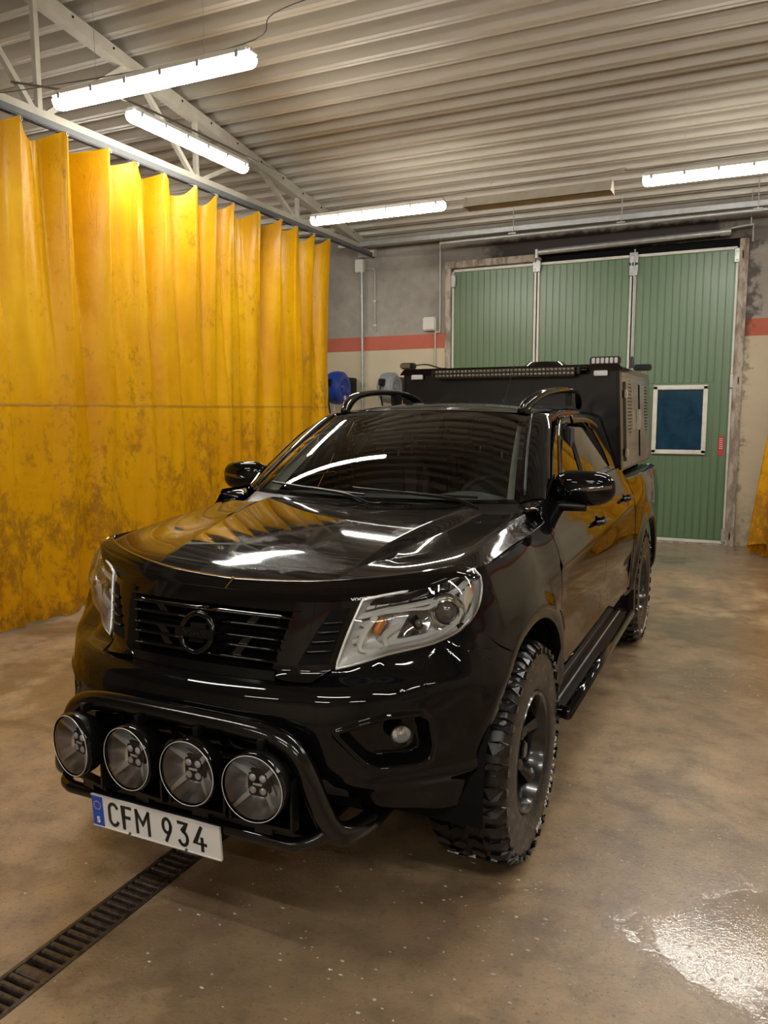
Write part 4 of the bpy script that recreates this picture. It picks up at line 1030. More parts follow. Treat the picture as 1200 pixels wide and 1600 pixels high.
# ---- head lamps, on the body surface between bumper and bonnet
def lamp_sz(u, v):
    """u 0 inner..1 outer, v 0 bottom..1 top (Coons patch of the four edges)"""
    out = []
    for k in (0, 1):
        P00, P10, P01, P11 = _lb[k](0), _lb[k](1), _lt[k](0), _lt[k](1)
        out.append((1-v)*_lb[k](u)+v*_lt[k](u)+(1-u)*_ll[k](v)+u*_lr[k](v)-((1-u)*(1-v)*P00+u*(1-v)*P10+(1-u)*v*P01+u*v*P11))
    return out[0], out[1]
def lamp_p(u, v, off=0.0):
    s, z = lamp_sz(np.asarray(u, float), np.asarray(v, float)); return B(s, z, off)
def lamp_dome(u, v): return .022*np.minimum(1, 4*u*(1-u)+.3)*np.minimum(1, 3*v*(1-v)+.3)
for sx in (1, -1):
    hl = thing('head_lamp', '', '', (sx*.68, -.55, 1.0)); del hl['label']; del hl['category']; hl.parent = truck; inv = Matrix.Translation((-sx*.68, .55, -1.0))
    mir = np.array([sx, 1, 1])
    def H(o): o.parent = hl; o.matrix_parent_inverse = inv; return o
    def surf(name, u0, u1, v0, v1, off0, off1, mat, nu=24, nv=14, fn=None):
        U, W = np.meshgrid(np.linspace(u0, u1, nu), np.linspace(v0, v1, nv), indexing='ij')
        o_ = off0+(off1-off0)*((W-v0)/(v1-v0)); P_ = lamp_p(U, W, o_ if fn is None else fn(U, W))
        V, F = grid_geo(P_*mir); F = orient(V, F, np.array([0, 1.5, .8])); return H(mesh_obj(name, V, F, mat, None, True))
    def strip(name, pts, w, off, mat, d=.012):
        """raised band following (u,v) points, w half width in metres"""
        pp = cm([(a, b, 0) for a, b in pts], 6); P3 = [lamp_p(p[0], p[1], off)*mir for p in pp]
        V = []
        for i, p in enumerate(P3):
            t = P3[min(i+1, len(P3)-1)]-P3[max(i-1, 0)]; t /= np.linalg.norm(t); nrm = lamp_p(pp[i][0], pp[i][1], off+.01)*mir-p; nrm /= np.linalg.norm(nrm); s_ = np.cross(t, nrm)
            V += [p-s_*w, p-s_*w*.7+nrm*d, p+s_*w*.7+nrm*d, p+s_*w]
        n = len(P3); F = [(4*i+j, 4*i+4+j, 4*i+4+(j+1) % 4, 4*i+(j+1) % 4) for i in range(n-1) for j in range(4)]; F += [(0, 1, 2, 3), tuple(4*n-4+j for j in range(4))]
        o = H(mesh_obj(name, V, F, mat, None, True)); o.data.set_sharp_from_angle(angle=math.radians(40)); return o
    lens = surf('lens', 0, 1, 0, 1, 0, 0, M['lens'], fn=lambda U, W: .004+lamp_dome(U, W))
    surf('housing', 0.0, 1, 0, 1, 0, 0, M['bezel'], fn=lambda U, W: -.050*np.minimum(1, 8*U*(1-U))*np.minimum(1, 6*W*(1-W)))
    # rim around the lens
    loop = [(u, 0.0) for u in np.linspace(0, 1, 14)]+[(1.0, v) for v in np.linspace(.1, 1, 8)]+[(u, 1.0) for u in np.linspace(.94, 0, 14)]+[(0, v) for v in np.linspace(.9, .1, 7)]
    pts = [lamp_p(a, b, .003)*mir for a, b in loop]; V, F = tube_geo(pts, .005, 8, True); H(mesh_obj('rim', V, F, M['silver'], None, True))
    # DRL row of small cells along the top and down the inner side
    for k in range(7):
        u0 = .05+k*.092; surf('light_cell', u0, u0+.080, .76, .93, -.028, -.012, M['reflector_dark'] if k > 2 else M['reflector'], 4, 4)
    for k in range(5):
        v0 = .12+k*.13; surf('light_cell', .035, .125, v0, v0+.11, -.028, -.018, M['reflector'] if k % 2 else M['bezel'], 4, 4)
    strip('trim_band', [(.02, .70), (.25, .73), (.50, .74), (.70, .80), (.90, .90)], .007, -.022, M['silver'], .016)
    strip('trim_band', [(.12, .64), (.17, .69), (.32, .68), (.42, .64), (.50, .70), (.60, .77), (.70, .78)], .006, -.028, M['silver'], .018)
    strip('trim_band', [(.26, .09), (.13, .18), (.12, .42), (.16, .66)], .008, -.028, M['silver'], .018)
    strip('trim_band', [(.18, .06), (.38, .07), (.58, .09), (.70, .22), (.745, .45), (.75, .75)], .006, -.024, M['silver'], .018)
    surf('outer_cell', .78, .95, .12, .78, -.02, -.015, M['chrome'], 6, 8)
    # indicator: amber bulb in its reflector
    surf('indicator_reflector', .14, .28, .16, .64, -.046, -.030, M['reflector'], 8, 8, fn=lambda U, W: -.034-.020*np.sin((U-.14)/.14*PI))
    p = lamp_p(.205, .36, -.028)*mir; q = lamp_p(.225, .58, -.028)*mir; V, F = tube_geo(cm([p, (p+q)/2, q], 4), [.010, .014, .015, .015, .015, .015, .015, .014, .010][:9], 12); lab(H(mesh_obj('indicator_bulb', V, F, M['amber'], None, True)), 'amber indicator bulb')
    strip('chevron', [(.31, .10), (.28, .28), (.33, .42)], .010, -.035, M['white_pl'], .012)
    surf('high_beam_bowl', .35, .49, .20, .60, 0, 0, M['reflector_dark'], 8, 8, fn=lambda U, W: -.030-.016*np.sin((U-.35)/.14*PI)*np.sin((W-.2)/.40*PI))
    p = lamp_p(.42, .40, -.030)*mir; bm = bmesh.new(); bmesh.ops.create_icosphere(bm, subdivisions=2, radius=.013, matrix=Matrix.Translation(p)); H(bm_obj('high_beam_bulb', bm, M['led_warm'], smooth=True))
    # projector
    pc = lamp_p(.605, .48, -.026)*mir; 
    proj = bpy.data.objects.new('projector', None); col.objects.link(proj); proj.location = (pc[0]-sx*.68, pc[1]+.55, pc[2]-1.0); proj.parent = hl; proj.rotation_euler = (0, 0, -PI/2+sx*math.radians(30))
    def PR(o): o.parent = hl; o.matrix_parent_inverse = proj_m; return o
    proj_m = Matrix.Translation((pc[0]-sx*.68, pc[1]+.55, pc[2]-1.0)) @ Matrix.Rotation(-PI/2+sx*math.radians(26), 4, 'Z')
    bpy.data.objects.remove(proj)
    PR(lathe_obj('projector_shroud', [(-.02, .058), (.010, .062), (.016, .060), (.012, .052), (.004, .046), (.010, .042), (.020, .0425), (.022, .039), (.012, .0375)], M['chrome'], None, 40))
    PR(lathe_obj('projector_lens', [(.010, .0375), (.022, .030), (.030, .016), (.033, 0)], simple('projector_glass', (.10, .085, .075), .03, coat=1), None, 32))
    PR(lathe_obj('projector_bowl', [(.0, .0), (.0, .046), (-.02, .056)], M['reflector_dark'], None, 32))
# script on bonnet guard
pg = guard_fn(np.array(.62), np.array(.72)); pg2 = guard_fn(np.array(.66), np.array(.72)); d = (pg2-pg); d /= np.linalg.norm(d)
ex = Vector(d); ez = Vector((ex.y, -ex.x, .25)).normalized(); ey = ez.cross(ex).normalized(); ez = ex.cross(ey)
M4 = Matrix(((ex.x, ey.x, ez.x, pg[0]+ez.x*.007), (ex.y, ey.y, ez.y, pg[1]+ez.y*.007), (ex.z, ey.z, ez.z, pg[2]+ez.z*.007), (0, 0, 0, 1)))
lab(text_obj('guard_script', 'VOOL', .013, M['white_print'], M4, truck, .0003, 1.4, offset=.0006), 'small white script on the bonnet guard')

# ---- greenhouse
def ws_bot(u): x = .692*u; return np.stack([x, .47+.075*u**2+.02*u**6, 1.272+.012*u**2], -1)
def ws_top(u): x = .552*u; return np.stack([x, 1.09+.085*u**2+.02*u**6, 1.688-.018*u**2], -1)
def ws_fn(U, W):
    a = ws_bot(np.abs(U)); b = ws_top(np.abs(U)); p = a+(b-a)*W[..., None]; bow = .035*np.sin(W*PI)*(1-.35*U**2)
    p[..., 1] -= bow*.62; p[..., 2] += bow*.75; p[..., 0] *= np.sign(U+1e-12); return p
U, W = np.meshgrid(np.linspace(-1, 1, 60), np.linspace(0, 1, 30), indexing='ij'); V, F = grid_geo(ws_fn(U, W)); F = orient(V, F, np.array([0, 1.6, 1.0]))
ws = mesh_obj('windshield', V, F, M['windshield'], truck, True)
# black frit band: frame inside the glass edge
def band(name, u0, u1, w0, w1, mat, off=-.004):
    U, W = np.meshgrid(np.linspace(u0, u1, 30), np.linspace(w0, w1, 8), indexing='ij'); P_ = ws_fn(U, W); P_[..., 1] -= off*.6; P_[..., 2] += off*.8; V, F = grid_geo(P_); F = orient(V, F, np.array([0, 1.6, 1.0])); return mesh_obj(name, V, F, mat, ws, True)
band('frit_band', -1, 1, .955, 1, M['plastic']); band('frit_band', -1, 1, 0, .035, M['plastic']); band('frit_band', -1, -.965, 0, 1, M['plastic']); band('frit_band', .965, 1, 0, 1, M['plastic'])
# cowl under the glass
def cowl_fn(U, W):
    x = U*.70; a = np.stack([x, back_y(np.minimum(x, .81)), hood_h(x, back_y(np.minimum(x, .81)))-.022], -1); b = ws_bot(np.minimum(U*.70/.692, 1.0)); b[..., 2] -= .003; p = a+(b-a)*W[..., None]; p[..., 2] -= .012*np.sin(W*PI); return p
TB('cowl', np.linspace(0, 1, 40), np.linspace(0, 1, 8), cowl_fn, M['plastic'])
# wipers
for (x0, x1) in ((.52, -.10), (-.02, -.60)):
    wp = []
    for t in np.linspace(0, 1, 12):
        x = x0+(x1-x0)*t; u = x/.692; p = ws_fn(np.array(float(u)), np.array(.025+.055*t)); wp.append((p[0], p[1]-.014, p[2]+.014))
    w = tube('wiper', wp, .006, M['plastic'], truck, 6)
    arm = [(x0+.03, .44, 1.265), (x0-.10, .46, 1.30), wp[6]]
    tube('wiper_arm', cm(arm, 5), .008, M['plastic'], w, 6)
# side upper body surface
def GX(y, z): 
    t = (z-1.29)/(1.66-1.29); return .800-.118*t-.018*t*t*1.2-.012*smooth(1.9, 2.7, y)+.0*y
def gp(y, z, off=0.0):
    y = np.asarray(y, float); z = np.asarray(z, float); return np.stack([GX(y, z)+off, y, z], -1)
def loop_pts(pts, n=10): return np.array(cm([(a, b, 0) for a, b in pts], n, True))[:, :2]
def ring_patch(name, outer, inner, mat, off_o=0., off_i=0., parent=truck, n=8, m=5):
    """surface between two closed loops with equal point counts, on the side surface"""
    O = np.array(outer, float); I = np.array(inner, float)
    def dens(P, k=8):
        out = []; q = len(P)
        for i in range(q):
            for t in np.linspace(0, 1, k, endpoint=False): out.append(P[i]*(1-t)+P[(i+1) % q]*t)
        out.append(P[0]); return np.array(out)
    O = dens(O); I = dens(I); T = np.linspace(0, 1, m); P_ = np.zeros((len(O), m, 3))
    for k, t in enumerate(T):
        q = O*(1-t)+I*t; P_[:, k] = gp(q[:, 0], q[:, 1], off_o+(off_i-off_o)*t)
    return grid(name, P_, mat, parent, mirror=True)
# roof
def roof_z_(x, y):
    return pch([1.0, 1.10, 1.3, 1.6, 2.0, 2.35, 2.6], [1.675, 1.690, 1.722, 1.742, 1.746, 1.730, 1.70])(y)-.052*(np.abs(x)/.62)**2.4-.03*smooth(.56, .66, np.abs(x))
def roof_fn(U, W):
    xw = .66; y0 = 1.094+.085*(U)**2; 
    hw = np.interp(W, [0, .06, 1], [.556, .60, .635]); x = U*hw; y = y0+(2.56-y0)*W; z = roof_z_(x, y); 
    edge = (1-smooth(0, .05, W)); z = z-(z-(1.690-.018*U**2))*edge
    return np.stack([x, y, z], -1)
TB('roof', np.linspace(0, 1, 60), np.linspace(0, 1, 60), roof_fn, M['paint_wet'])
# A pillar + cant rail: strip from windshield edge / roof edge out to the door frame
def pillar_fn(U, W):
    # U along: 0 base of pillar, .45 top of windshield, 1 rear; W from glass/roof edge outwards
    t = np.clip(U/.45, 0, 1); q = np.clip((U-.45)/.55, 0, 1)
    a1 = ws_fn(np.ones_like(t), t); yy = 1.195+(2.56-1.195)*q; xx = np.interp(q, [0, .05, 1], [.556, .60, .635]); a2 = np.stack([xx, yy, roof_z_(xx, yy)], -1)
    a = np.where((U <= .45)[..., None], a1, a2)
    # outer curve on side surface
    yo = np.interp(U, [0, .15, .30, .45, .60, .80, 1], [.66, .86, 1.05, 1.26, 1.60, 2.10, 2.60]); zo = np.interp(U, [0, .15, .30, .45, .60, .80, 1], [1.285, 1.425, 1.545, 1.640, 1.668, 1.665, 1.640])
    yo = pch([0, .15, .30, .45, .60, .80, 1], [.66, .86, 1.05, 1.26, 1.60, 2.10, 2.60])(U); zo = pch([0, .15, .30, .45, .60, .80, 1], [1.285, 1.425, 1.545, 1.640, 1.668, 1.666, 1.640])(U)
    b = gp(yo, zo); p = a+(b-a)*W[..., None]; bow = .022*np.sin(W*PI); p[..., 0] += bow*.6; p[..., 2] += bow*.75; return p
TB('roof_pillar', np.linspace(0, 1, 70), np.linspace(0, 1, 14), pillar_fn, M['paint_wet'])
# rear cab panel
def rearcab_fn(U, W):
    z = 1.25+W*.45; hw = GX(2.56, z)-.01*0; x = U*hw; return np.stack([x, 2.60+0*x-.06*W, z-.04*U**4*W], -1)
TB('cab_back', np.linspace(0, 1, 12), np.linspace(0, 1, 8), rearcab_fn, M['paint'])
TB('cab_back_side', np.linspace(0, 1, 5), np.linspace(0, 1, 10), lambda U, W: np.stack([GX(2.5+.1*U, 1.29+.35*W)-.012*U**2*4*0, 2.5+.1*U, 1.29+.35*W], -1), M['paint'])
# door frames with glass
FO = [(.70, 1.300), (.88, 1.425), (1.06, 1.540), (1.24, 1.622), (1.40, 1.655), (1.575, 1.662), (1.53, 1.50), (1.495, 1.310)]
FI = [(.80, 1.325), (.93, 1.412), (1.09, 1.515), (1.26, 1.590), (1.40, 1.617), (1.515, 1.622), (1.485, 1.48), (1.455, 1.330)]
RO = [(1.502, 1.310), (1.537, 1.50), (1.582, 1.662), (1.85, 1.662), (2.12, 1.652), (2.32, 1.60), (2.47, 1.46), (2.53, 1.312)]
RI = [(1.555, 1.332), (1.582, 1.48), (1.625, 1.622), (1.85, 1.622), (2.08, 1.613), (2.23, 1.565), (2.36, 1.44), (2.41, 1.334)]
for nm, O, I, gm in (('front_window', FO, FI, M['front_side_glass']), ('rear_window', RO, RI, M['side_glass'])):
    ring_patch(nm+'_frame', O, I, M['gloss_plastic'], .004, -.006)
    c = np.mean(I, 0); n = len(I)
    for sx in (1, -1):
        pts = []; q = 8
        for i in range(n):
            for t in np.linspace(0, 1, q, endpoint=False): pts.append(np.array(I[i])*(1-t)+np.array(I[(i+1) % n])*t)
        rings = 8; V = []; F = []
        for k in range(rings): 
            f = k/(rings-1); V += [gp(*(c+(p-c)*(1-f)), -.010)*[sx, 1, 1] for p in pts]
        m_ = len(pts); F = [(k*m_+i, k*m_+(i+1) % m_, (k+1)*m_+(i+1) % m_, (k+1)*m_+i) for k in range(rings-1) for i in range(m_)]
        F = orient(V, F, np.array([0, 1.6, 1.3])); mesh_obj(nm, V, F, gm, truck, True)
# outer panel skin around frames: cab side between pillar strip and frames (front corner + rear pillar)
OUTER = [(.60, 1.262), (.86, 1.425), (1.05, 1.545), (1.25, 1.640), (1.40, 1.662), (1.60, 1.668), (1.60, 1.668), (1.60, 1.668)]
TB('cab_side_rear', np.linspace(0, 1, 12), np.linspace(0, 1, 20), lambda U, W: gp(np.interp(W, [0, .42, .83, 1], [2.53, 2.47, 2.32, 2.12])*(1-U)+U*2.60, 1.29+.355*W, -.001), M['paint'])
TB('cab_side_top', np.linspace(1.24, 2.58, 40), np.linspace(0, 1, 6), lambda U, W: gp(U, np.interp(U, [1.24, 1.4, 1.58, 1.85, 2.12, 2.32, 2.6], [1.620, 1.653, 1.660, 1.660, 1.650, 1.62, 1.60])+W*(pch([1.26, 1.60, 2.10, 2.60], [1.640, 1.668, 1.666, 1.640])(U)-np.interp(U, [1.24, 1.4, 1.58, 1.85, 2.12, 2.32, 2.6], [1.620, 1.653, 1.660, 1.660, 1.650, 1.62, 1.60])), -.001), M['paint'])
TB('cab_side_front', np.linspace(0, 1, 30), np.linspace(0, 1, 5), lambda U, W: gp(np.interp(U, [0, .3, .62, 1], [.66, .86, 1.05, 1.26])*(1-W)+W*np.interp(U, [0, .3, .62, 1], [.70, .88, 1.06, 1.24]), np.interp(U, [0, .3, .62, 1], [1.285, 1.425, 1.545, 1.64])*(1-W)+W*np.interp(U, [0, .3, .62, 1], [1.30, 1.425, 1.54, 1.622]), -.001), M['paint'])
# shoulder between belt of doors and glass line
def shoulder_fn(U, W):
    s = DOOR_S+U*(s_of_y(2.60)-DOOR_S); a = B(s, np.minimum(beltz(s), 1.31)); y = s-1.6; b = gp(np.maximum(y, .45), 1.300+.006*U); b[..., 1] = y; p = a+(b-a)*W[..., None]; p[..., 2] += .004*np.sin(W*PI); return p
TB('window_ledge', np.linspace(0, 1, 90), np.linspace(0, 1, 6), shoulder_fn, M['paint'])
# gloss black cover between bonnet edge, fender top, door and windshield corner
def corner_fn(U, W):
    ya = np.interp(U, [0, .6, 1], [.16, .44, .50]); xa = np.where(U < .6, SHUT(ya), np.interp(U, [.6, 1], [.818, .700])); za = np.where(U < .6, hood_h(SHUT(ya), ya)-.004, np.interp(U, [.6, 1], [float(hood_h(.818, .44)), 1.280]))
    a = np.stack([xa, ya, za], -1)
    sb = np.interp(U, [0, .5, 1], [s_of_y(.16), DOOR_S-.003, DOOR_S-.003]); zb = np.interp(U, [0, .5, .85, 1], [zh_f(s_of_y(.16)), 1.224, 1.272, 1.300]); b = B(sb, np.minimum(zb, 1.30))
    k = smooth(.85, 1.0, U); b = b*(1-k)[..., None]+gp(.66+0*U, 1.29+0*U)*k[..., None]
    p = a+(b-a)*W[..., None]; bow = .016*np.sin(W*PI); p[..., 0] += bow*.6; p[..., 2] += bow*.6; return p
TB('fender_corner_cover', np.linspace(0, 1, 24), np.linspace(0, 1, 10), corner_fn, M['gloss_plastic'])
# smoked wind deflectors over the door windows
def defl(pts, name):
    P3 = cm([(a, b, 0) for a, b in pts], 8); row = np.array([[gp(p[0], p[1], .030), gp(p[0], p[1], .034)-np.array([0, 0, 0]), gp(p[0]+dy, p[1]-dz, .026)] for p, dy, dz in [(q, .055*(1-smooth(1.1, 1.35, q[0])) if name == 'front_deflector' else 0, .045) for q in P3]])
    grid(name, row, M['guard'], truck, mirror=True, thick=.003)
defl([(.735, 1.325), (.90, 1.440), (1.06, 1.548), (1.24, 1.627), (1.40, 1.655), (1.53, 1.661)], 'front_deflector')
defl([(1.57, 1.660), (1.85, 1.661), (2.10, 1.650), (2.27, 1.612)], 'rear_deflector')
# roof rails
for sx in (1, -1):
    mid = cm([(.515, 1.20, 1.675), (.530, 1.27, 1.715), (.555, 1.42, 1.768), (.575, 1.65, 1.795), (.585, 1.95, 1.805), (.580, 2.2, 1.795), (.565, 2.38, 1.760), (.55, 2.48, 1.715)], 6)
    V = []; n = len(mid)
    for i, p in enumerate(mid):
        f = i/(n-1); w = .020+.004*math.sin(f*PI); h = .019+.020*math.exp(-((f-.12)/.16)**2)+.008*math.exp(-((f-.9)/.15)**2)
        t = mid[min(i+1, n-1)]-mid[max(i-1, 0)]; t /= np.linalg.norm(t); up = np.array([0, -t[2], t[1]]); 
        for a in np.linspace(0, 2*PI, 13)[:-1]: V.append((p+np.array([w*math.cos(a)*sx*1.0, 0, 0])*1.0+up*h*math.sin(a))*[sx, 1, 1])
    F = [(12*i+j, 12*i+12+j, 12*i+12+(j+1) % 12, 12*i+(j+1) % 12) for i in range(n-1) for j in range(12)]; F += [tuple(range(12)), tuple(12*n-12+j for j in range(12))]
    F = orient(V, F, np.mean(np.array(V), 0)); o = mesh_obj('roof_rail', V, F, M['gloss_plastic'], truck, True)
    box('rail_foot', sx*.58-.02, sx*.58+.02, 2.02, 2.12, 1.715, 1.80, M['plastic'], o, .006)
# ditch moulding on A pillar
for sx in (1, -1):
    pts = [pillar_fn(np.array(u), np.array(.12))*[sx, 1, 1]+np.array([0, 0, .002]) for u in np.linspace(.02, .44, 14)]; V, F = tube_geo(pts, .006, 6); mesh_obj('pillar_moulding', V, F, M['plastic'], truck, True)
# roof antenna
an = lathe_obj('antenna', [(0, .020), (.012, .016), (.022, .006), (.07, .004), (.26, .0018), (.262, 0)], M['plastic'], truck, 10, 'z', (0, 0, 0)); an.location = (.10, 2.30, 1.742); an.rotation_euler = (math.radians(-14), math.radians(10), 0)

# ---- interior
def interior():
    d = grid('dashboard', (lambda U, W: np.stack([U*.70, .56+.42*W+.02*U**2, 1.235+.045*np.sin(W*PI*.8)-.06*W**3+.035*np.exp(-((U*.70-.37)/.16)**2)*np.exp(-((W-.7)/.3)**2)], -1))(*np.meshgrid(np.linspace(-1, 1, 60), np.linspace(0, 1, 20), indexing='ij')), M['dashb'], truck, center=(0, .9, .6))
    box('dash_face', -.70, .70, .97, 1.02, .85, 1.20, M['dashb'], truck, .02)
    # instrument hood
    sw = thing('steering_wheel', '', '', (.37, 1.13, 1.17)); del sw['label']; del sw['category']; sw.parent = truck; sw.rotation_euler = (math.radians(-25), 0, 0)
    ring = [(.185*math.cos(a), 0, .185*math.sin(a)) for a in np.linspace(0, 2*PI, 41)[:-1]]; V, F = tube_geo(ring, .014, 8, True); mesh_obj('wheel_rim', V, F, M['seat'], sw, True)
    lathe_obj('hub', [(-.03, 0), (-.03, .06), (.03, .07), (.03, 0)], M['seat'], sw, 20, 'y')
    for a in (0, PI, -PI/2): tube('spoke', [(.06*math.cos(a), 0, .06*math.sin(a)), (.18*math.cos(a), 0, .18*math.sin(a))], .014, M['seat'], sw, 8)
    for y, xs in ((1.52, (.37, -.37)), (2.25, (.40, 0, -.40))):
        for x in xs:
            st = thing('seat', '', '', (x, y, .9)); del st['label']; del st['category']; st.parent = truck
            box('seat_back', -.24 if y < 2 else -.19, .24 if y < 2 else .19, -.06, .08, -.1, .52, M['seat'], st, .05, 3); box('head_rest', -.13, .13, -.04, .05, .555, .70, M['seat'], st, .035, 3)
            for k in (-.05, .05): tube('head_rest_post', [(k, .01, .50), (k, .01, .57)], .006, M['chrome'], st, 6)
            box('seat_cushion', -.25 if y < 2 else -.19, .25 if y < 2 else .19, -.50, -.02, -.2, -.06, M['seat'], st, .04, 2)
    # grab handles
    for sx in (-1, 1):
        pts = cm([(sx*.665, .72, 1.335), (sx*.645, .74, 1.345), (sx*.625, .86, 1.43), (sx*.625, .92, 1.475), (sx*.645, .955, 1.50)], 5); V, F = tube_geo(pts, .012, 8); mesh_obj('grab_handle', V, F, M['seat_grey'], truck, True)
        pts = cm([(sx*.645, 1.56, 1.42), (sx*.62, 1.545, 1.40), (sx*.62, 1.53, 1.30), (sx*.645, 1.52, 1.26)], 5); V, F = tube_geo(pts, .013, 8); mesh_obj('grab_handle', V, F, M['seat'], truck, True)
        tube('seat_belt', [(sx*.66, 1.55, 1.52), (sx*.60, 1.5, 1.2), (sx*.55, 1.4, .95)], .010, M['seat'], truck, 6)
        box('b_pillar_trim', sx*.70-.02, sx*.70+.02, 1.44, 1.56, .9, 1.60, M['seat'], truck, .01)
        P_ = np.array([[ws_fn(np.array(sx*.99), np.array(t))+np.array([0, .02, -.02]), ws_fn(np.array(sx*.90), np.array(t))+np.array([0, .05, -.045])] for t in np.linspace(0, 1, 12)]); V, F = grid_geo(P_); mesh_obj('pillar_trim', V, F, M['seat_grey'], truck, True)
    V, F = grid_geo(np.array([[(x, y, roof_z_(np.array(x*.95), np.array(float(y)))-.045) for y in np.linspace(1.2, 2.5, 8)] for x in np.linspace(-.58, .58, 10)])); mesh_obj('headliner', V, F, M['seat_grey'], truck, True)
    mr = box('inner_mirror', -.125, .125, 1.03, 1.05, 1.575, 1.64, M['gloss_plastic'], truck, .012, 3); box('mirror_sensor', -.03, .03, 1.05, 1.12, 1.62, 1.67, M['plastic'], mr, .01)
    ph = box('phone_mount', -.04, .04, .80, .82, 1.275, 1.40, M['plastic'], truck, .01); tube('mount_arm', [(0, .82, 1.31), (0, .86, 1.26)], .01, M['plastic'], ph, 6)
    box('rear_screen', -.55, .55, 2.50, 2.51, 1.34, 1.58, M['side_glass'], truck)
interior()

# ---- door mirrors
for sx in (1, -1):
    mr = thing('door_mirror', '', '', (sx*.922, .80, 1.335)); del mr['label']; del mr['category']; mr.parent = truck
    nu, nv = 40, 24; V = []
    for i in range(nu):
        a = 2*PI*i/nu
        for k in range(nv):
            b = PI*k/(nv-1)
            ca, sa = math.cos(a), math.sin(a); X_ = (abs(ca)**.62)*(1 if ca > 0 else -1)*math.sin(b)**.7; Z_ = (abs(sa)**.75)*(1 if sa > 0 else -1)*math.sin(b)**.7; Y_ = -math.cos(b)
            x = X_*.140; z = Z_*.087; y = Y_*.062
            if y > 0: y = y*.25
            # taper towards outer end and rounded shoulders
            z = z*(1-.14*(X_+1)/2)+.006*X_; y += .015*(X_)**2; z += .010*(X_*.5)*0
            V.append((sx*x, y, z-.004*X_))
    F = [(i*nv+k, ((i+1) % nu)*nv+k, ((i+1) % nu)*nv+k+1, i*nv+k+1) for i in range(nu) for k in range(nv-1)]; F = orient(V, F, np.array([0, 0, 0]))
    VS, FS = V, F; mesh_obj('mirror_shell', V, F, M['paint'], mr, True)
    box('mirror_glass', -.105, .105, .016, .020, -.062, .058, M['chrome'], mr, .006)
    # repeater strip
    from mathutils.bvhtree import BVHTree
    bv = BVHTree.FromPolygons([tuple(map(float, v)) for v in VS], FS); V = []
    for i, x in enumerate(np.linspace(-.045, .128, 14)):
        f = i/13; zc2 = -.006+.018*f; hh = .0085*min(1, f*4+.12)
        for dz, o in ((-hh, .0), (0, .0025), (hh, .0)):
            hit = bv.ray_cast(Vector((sx*x, -.3, zc2+dz)), Vector((0, 1, 0)))[0]; y = hit.y if hit else .0; V.append((sx*x, y-.0015-o, zc2+dz))
    F = [(3*i+j, 3*i+3+j, 3*i+4+j, 3*i+1+j) for i in range(13) for j in range(2)]; F = orient(V, F, np.array([0, .1, 0])); lab(mesh_obj('indicator_strip', V, F, M['reflector_dark'], mr, True), 'clear indicator strip')
    # arm
    pts = cm([(-sx*.155, -.02, -.140), (-sx*.135, -.03, -.095), (-sx*.10, -.035, -.080), (-sx*.03, -.03, -.080), (sx*.02, -.02, -.082)], 5); V, F = tube_geo(pts, [.030-.010*i/20 for i in range(21)][:len(pts)], 12); mesh_obj('mirror_arm', [(v[0], v[1], v[2]) for v in V], F, M['plastic'], mr, True)
    prism('sail_panel', [(.62, 1.275), (.80, 1.30), (.80, 1.395), (.74, 1.36)], .008, M['gloss_plastic'], truck, M4=Matrix(((0, 0, sx, sx*.782), (1, 0, 0, 0), (0, 1, 0, 0), (0, 0, 0, 1))))

# ---- running boards
for sx in (1, -1):
    bm = bmesh.new(); bbox(bm, .735, .955, .44, 2.30, .385, .425, .016, 3)
    if sx < 0: bmesh.ops.scale(bm, vec=(-1, 1, 1), verts=bm.verts); bmesh.ops.reverse_faces(bm, faces=bm.faces)
    rb = bm_obj('running_board', bm, M['plastic'], truck, angle=35)
    V, F = tube_geo([(sx*.948, .44, .405), (sx*.948, 2.30, .405)], .026, 14); mesh_obj('board_edge', V, F, M['gloss_plastic'], rb, True)
    for k in range(4): a, b = sorted((sx*(.765+.040*k), sx*(.765+.040*k+.006))); lab(box('grip_line', a, b, .50, 2.26, .424, .429, M['steel'], rb), 'silver grip line')
    for y in (.46, 2.28): a, b = sorted((sx*.74, sx*.965)); box('end_cap', a, b, y-.022, y+.022, .380, .432, M['gloss_plastic'], rb, .014, 3)
    for y in (.7, 2.0): a, b = sorted((sx*.55, sx*.80)); box('board_bracket', a, b, y-.03, y+.03, .40, .47, M['plastic'], rb)
    prism('mud_flap', [(2.66, .30), (2.64, .62), (2.70, .62), (2.72, .30)], .22, M['plastic'], truck, M4=Matrix(((0, 0, sx, sx*.70), (1, 0, 0, 0), (0, 1, 0, 0), (0, 0, 0, 1))))

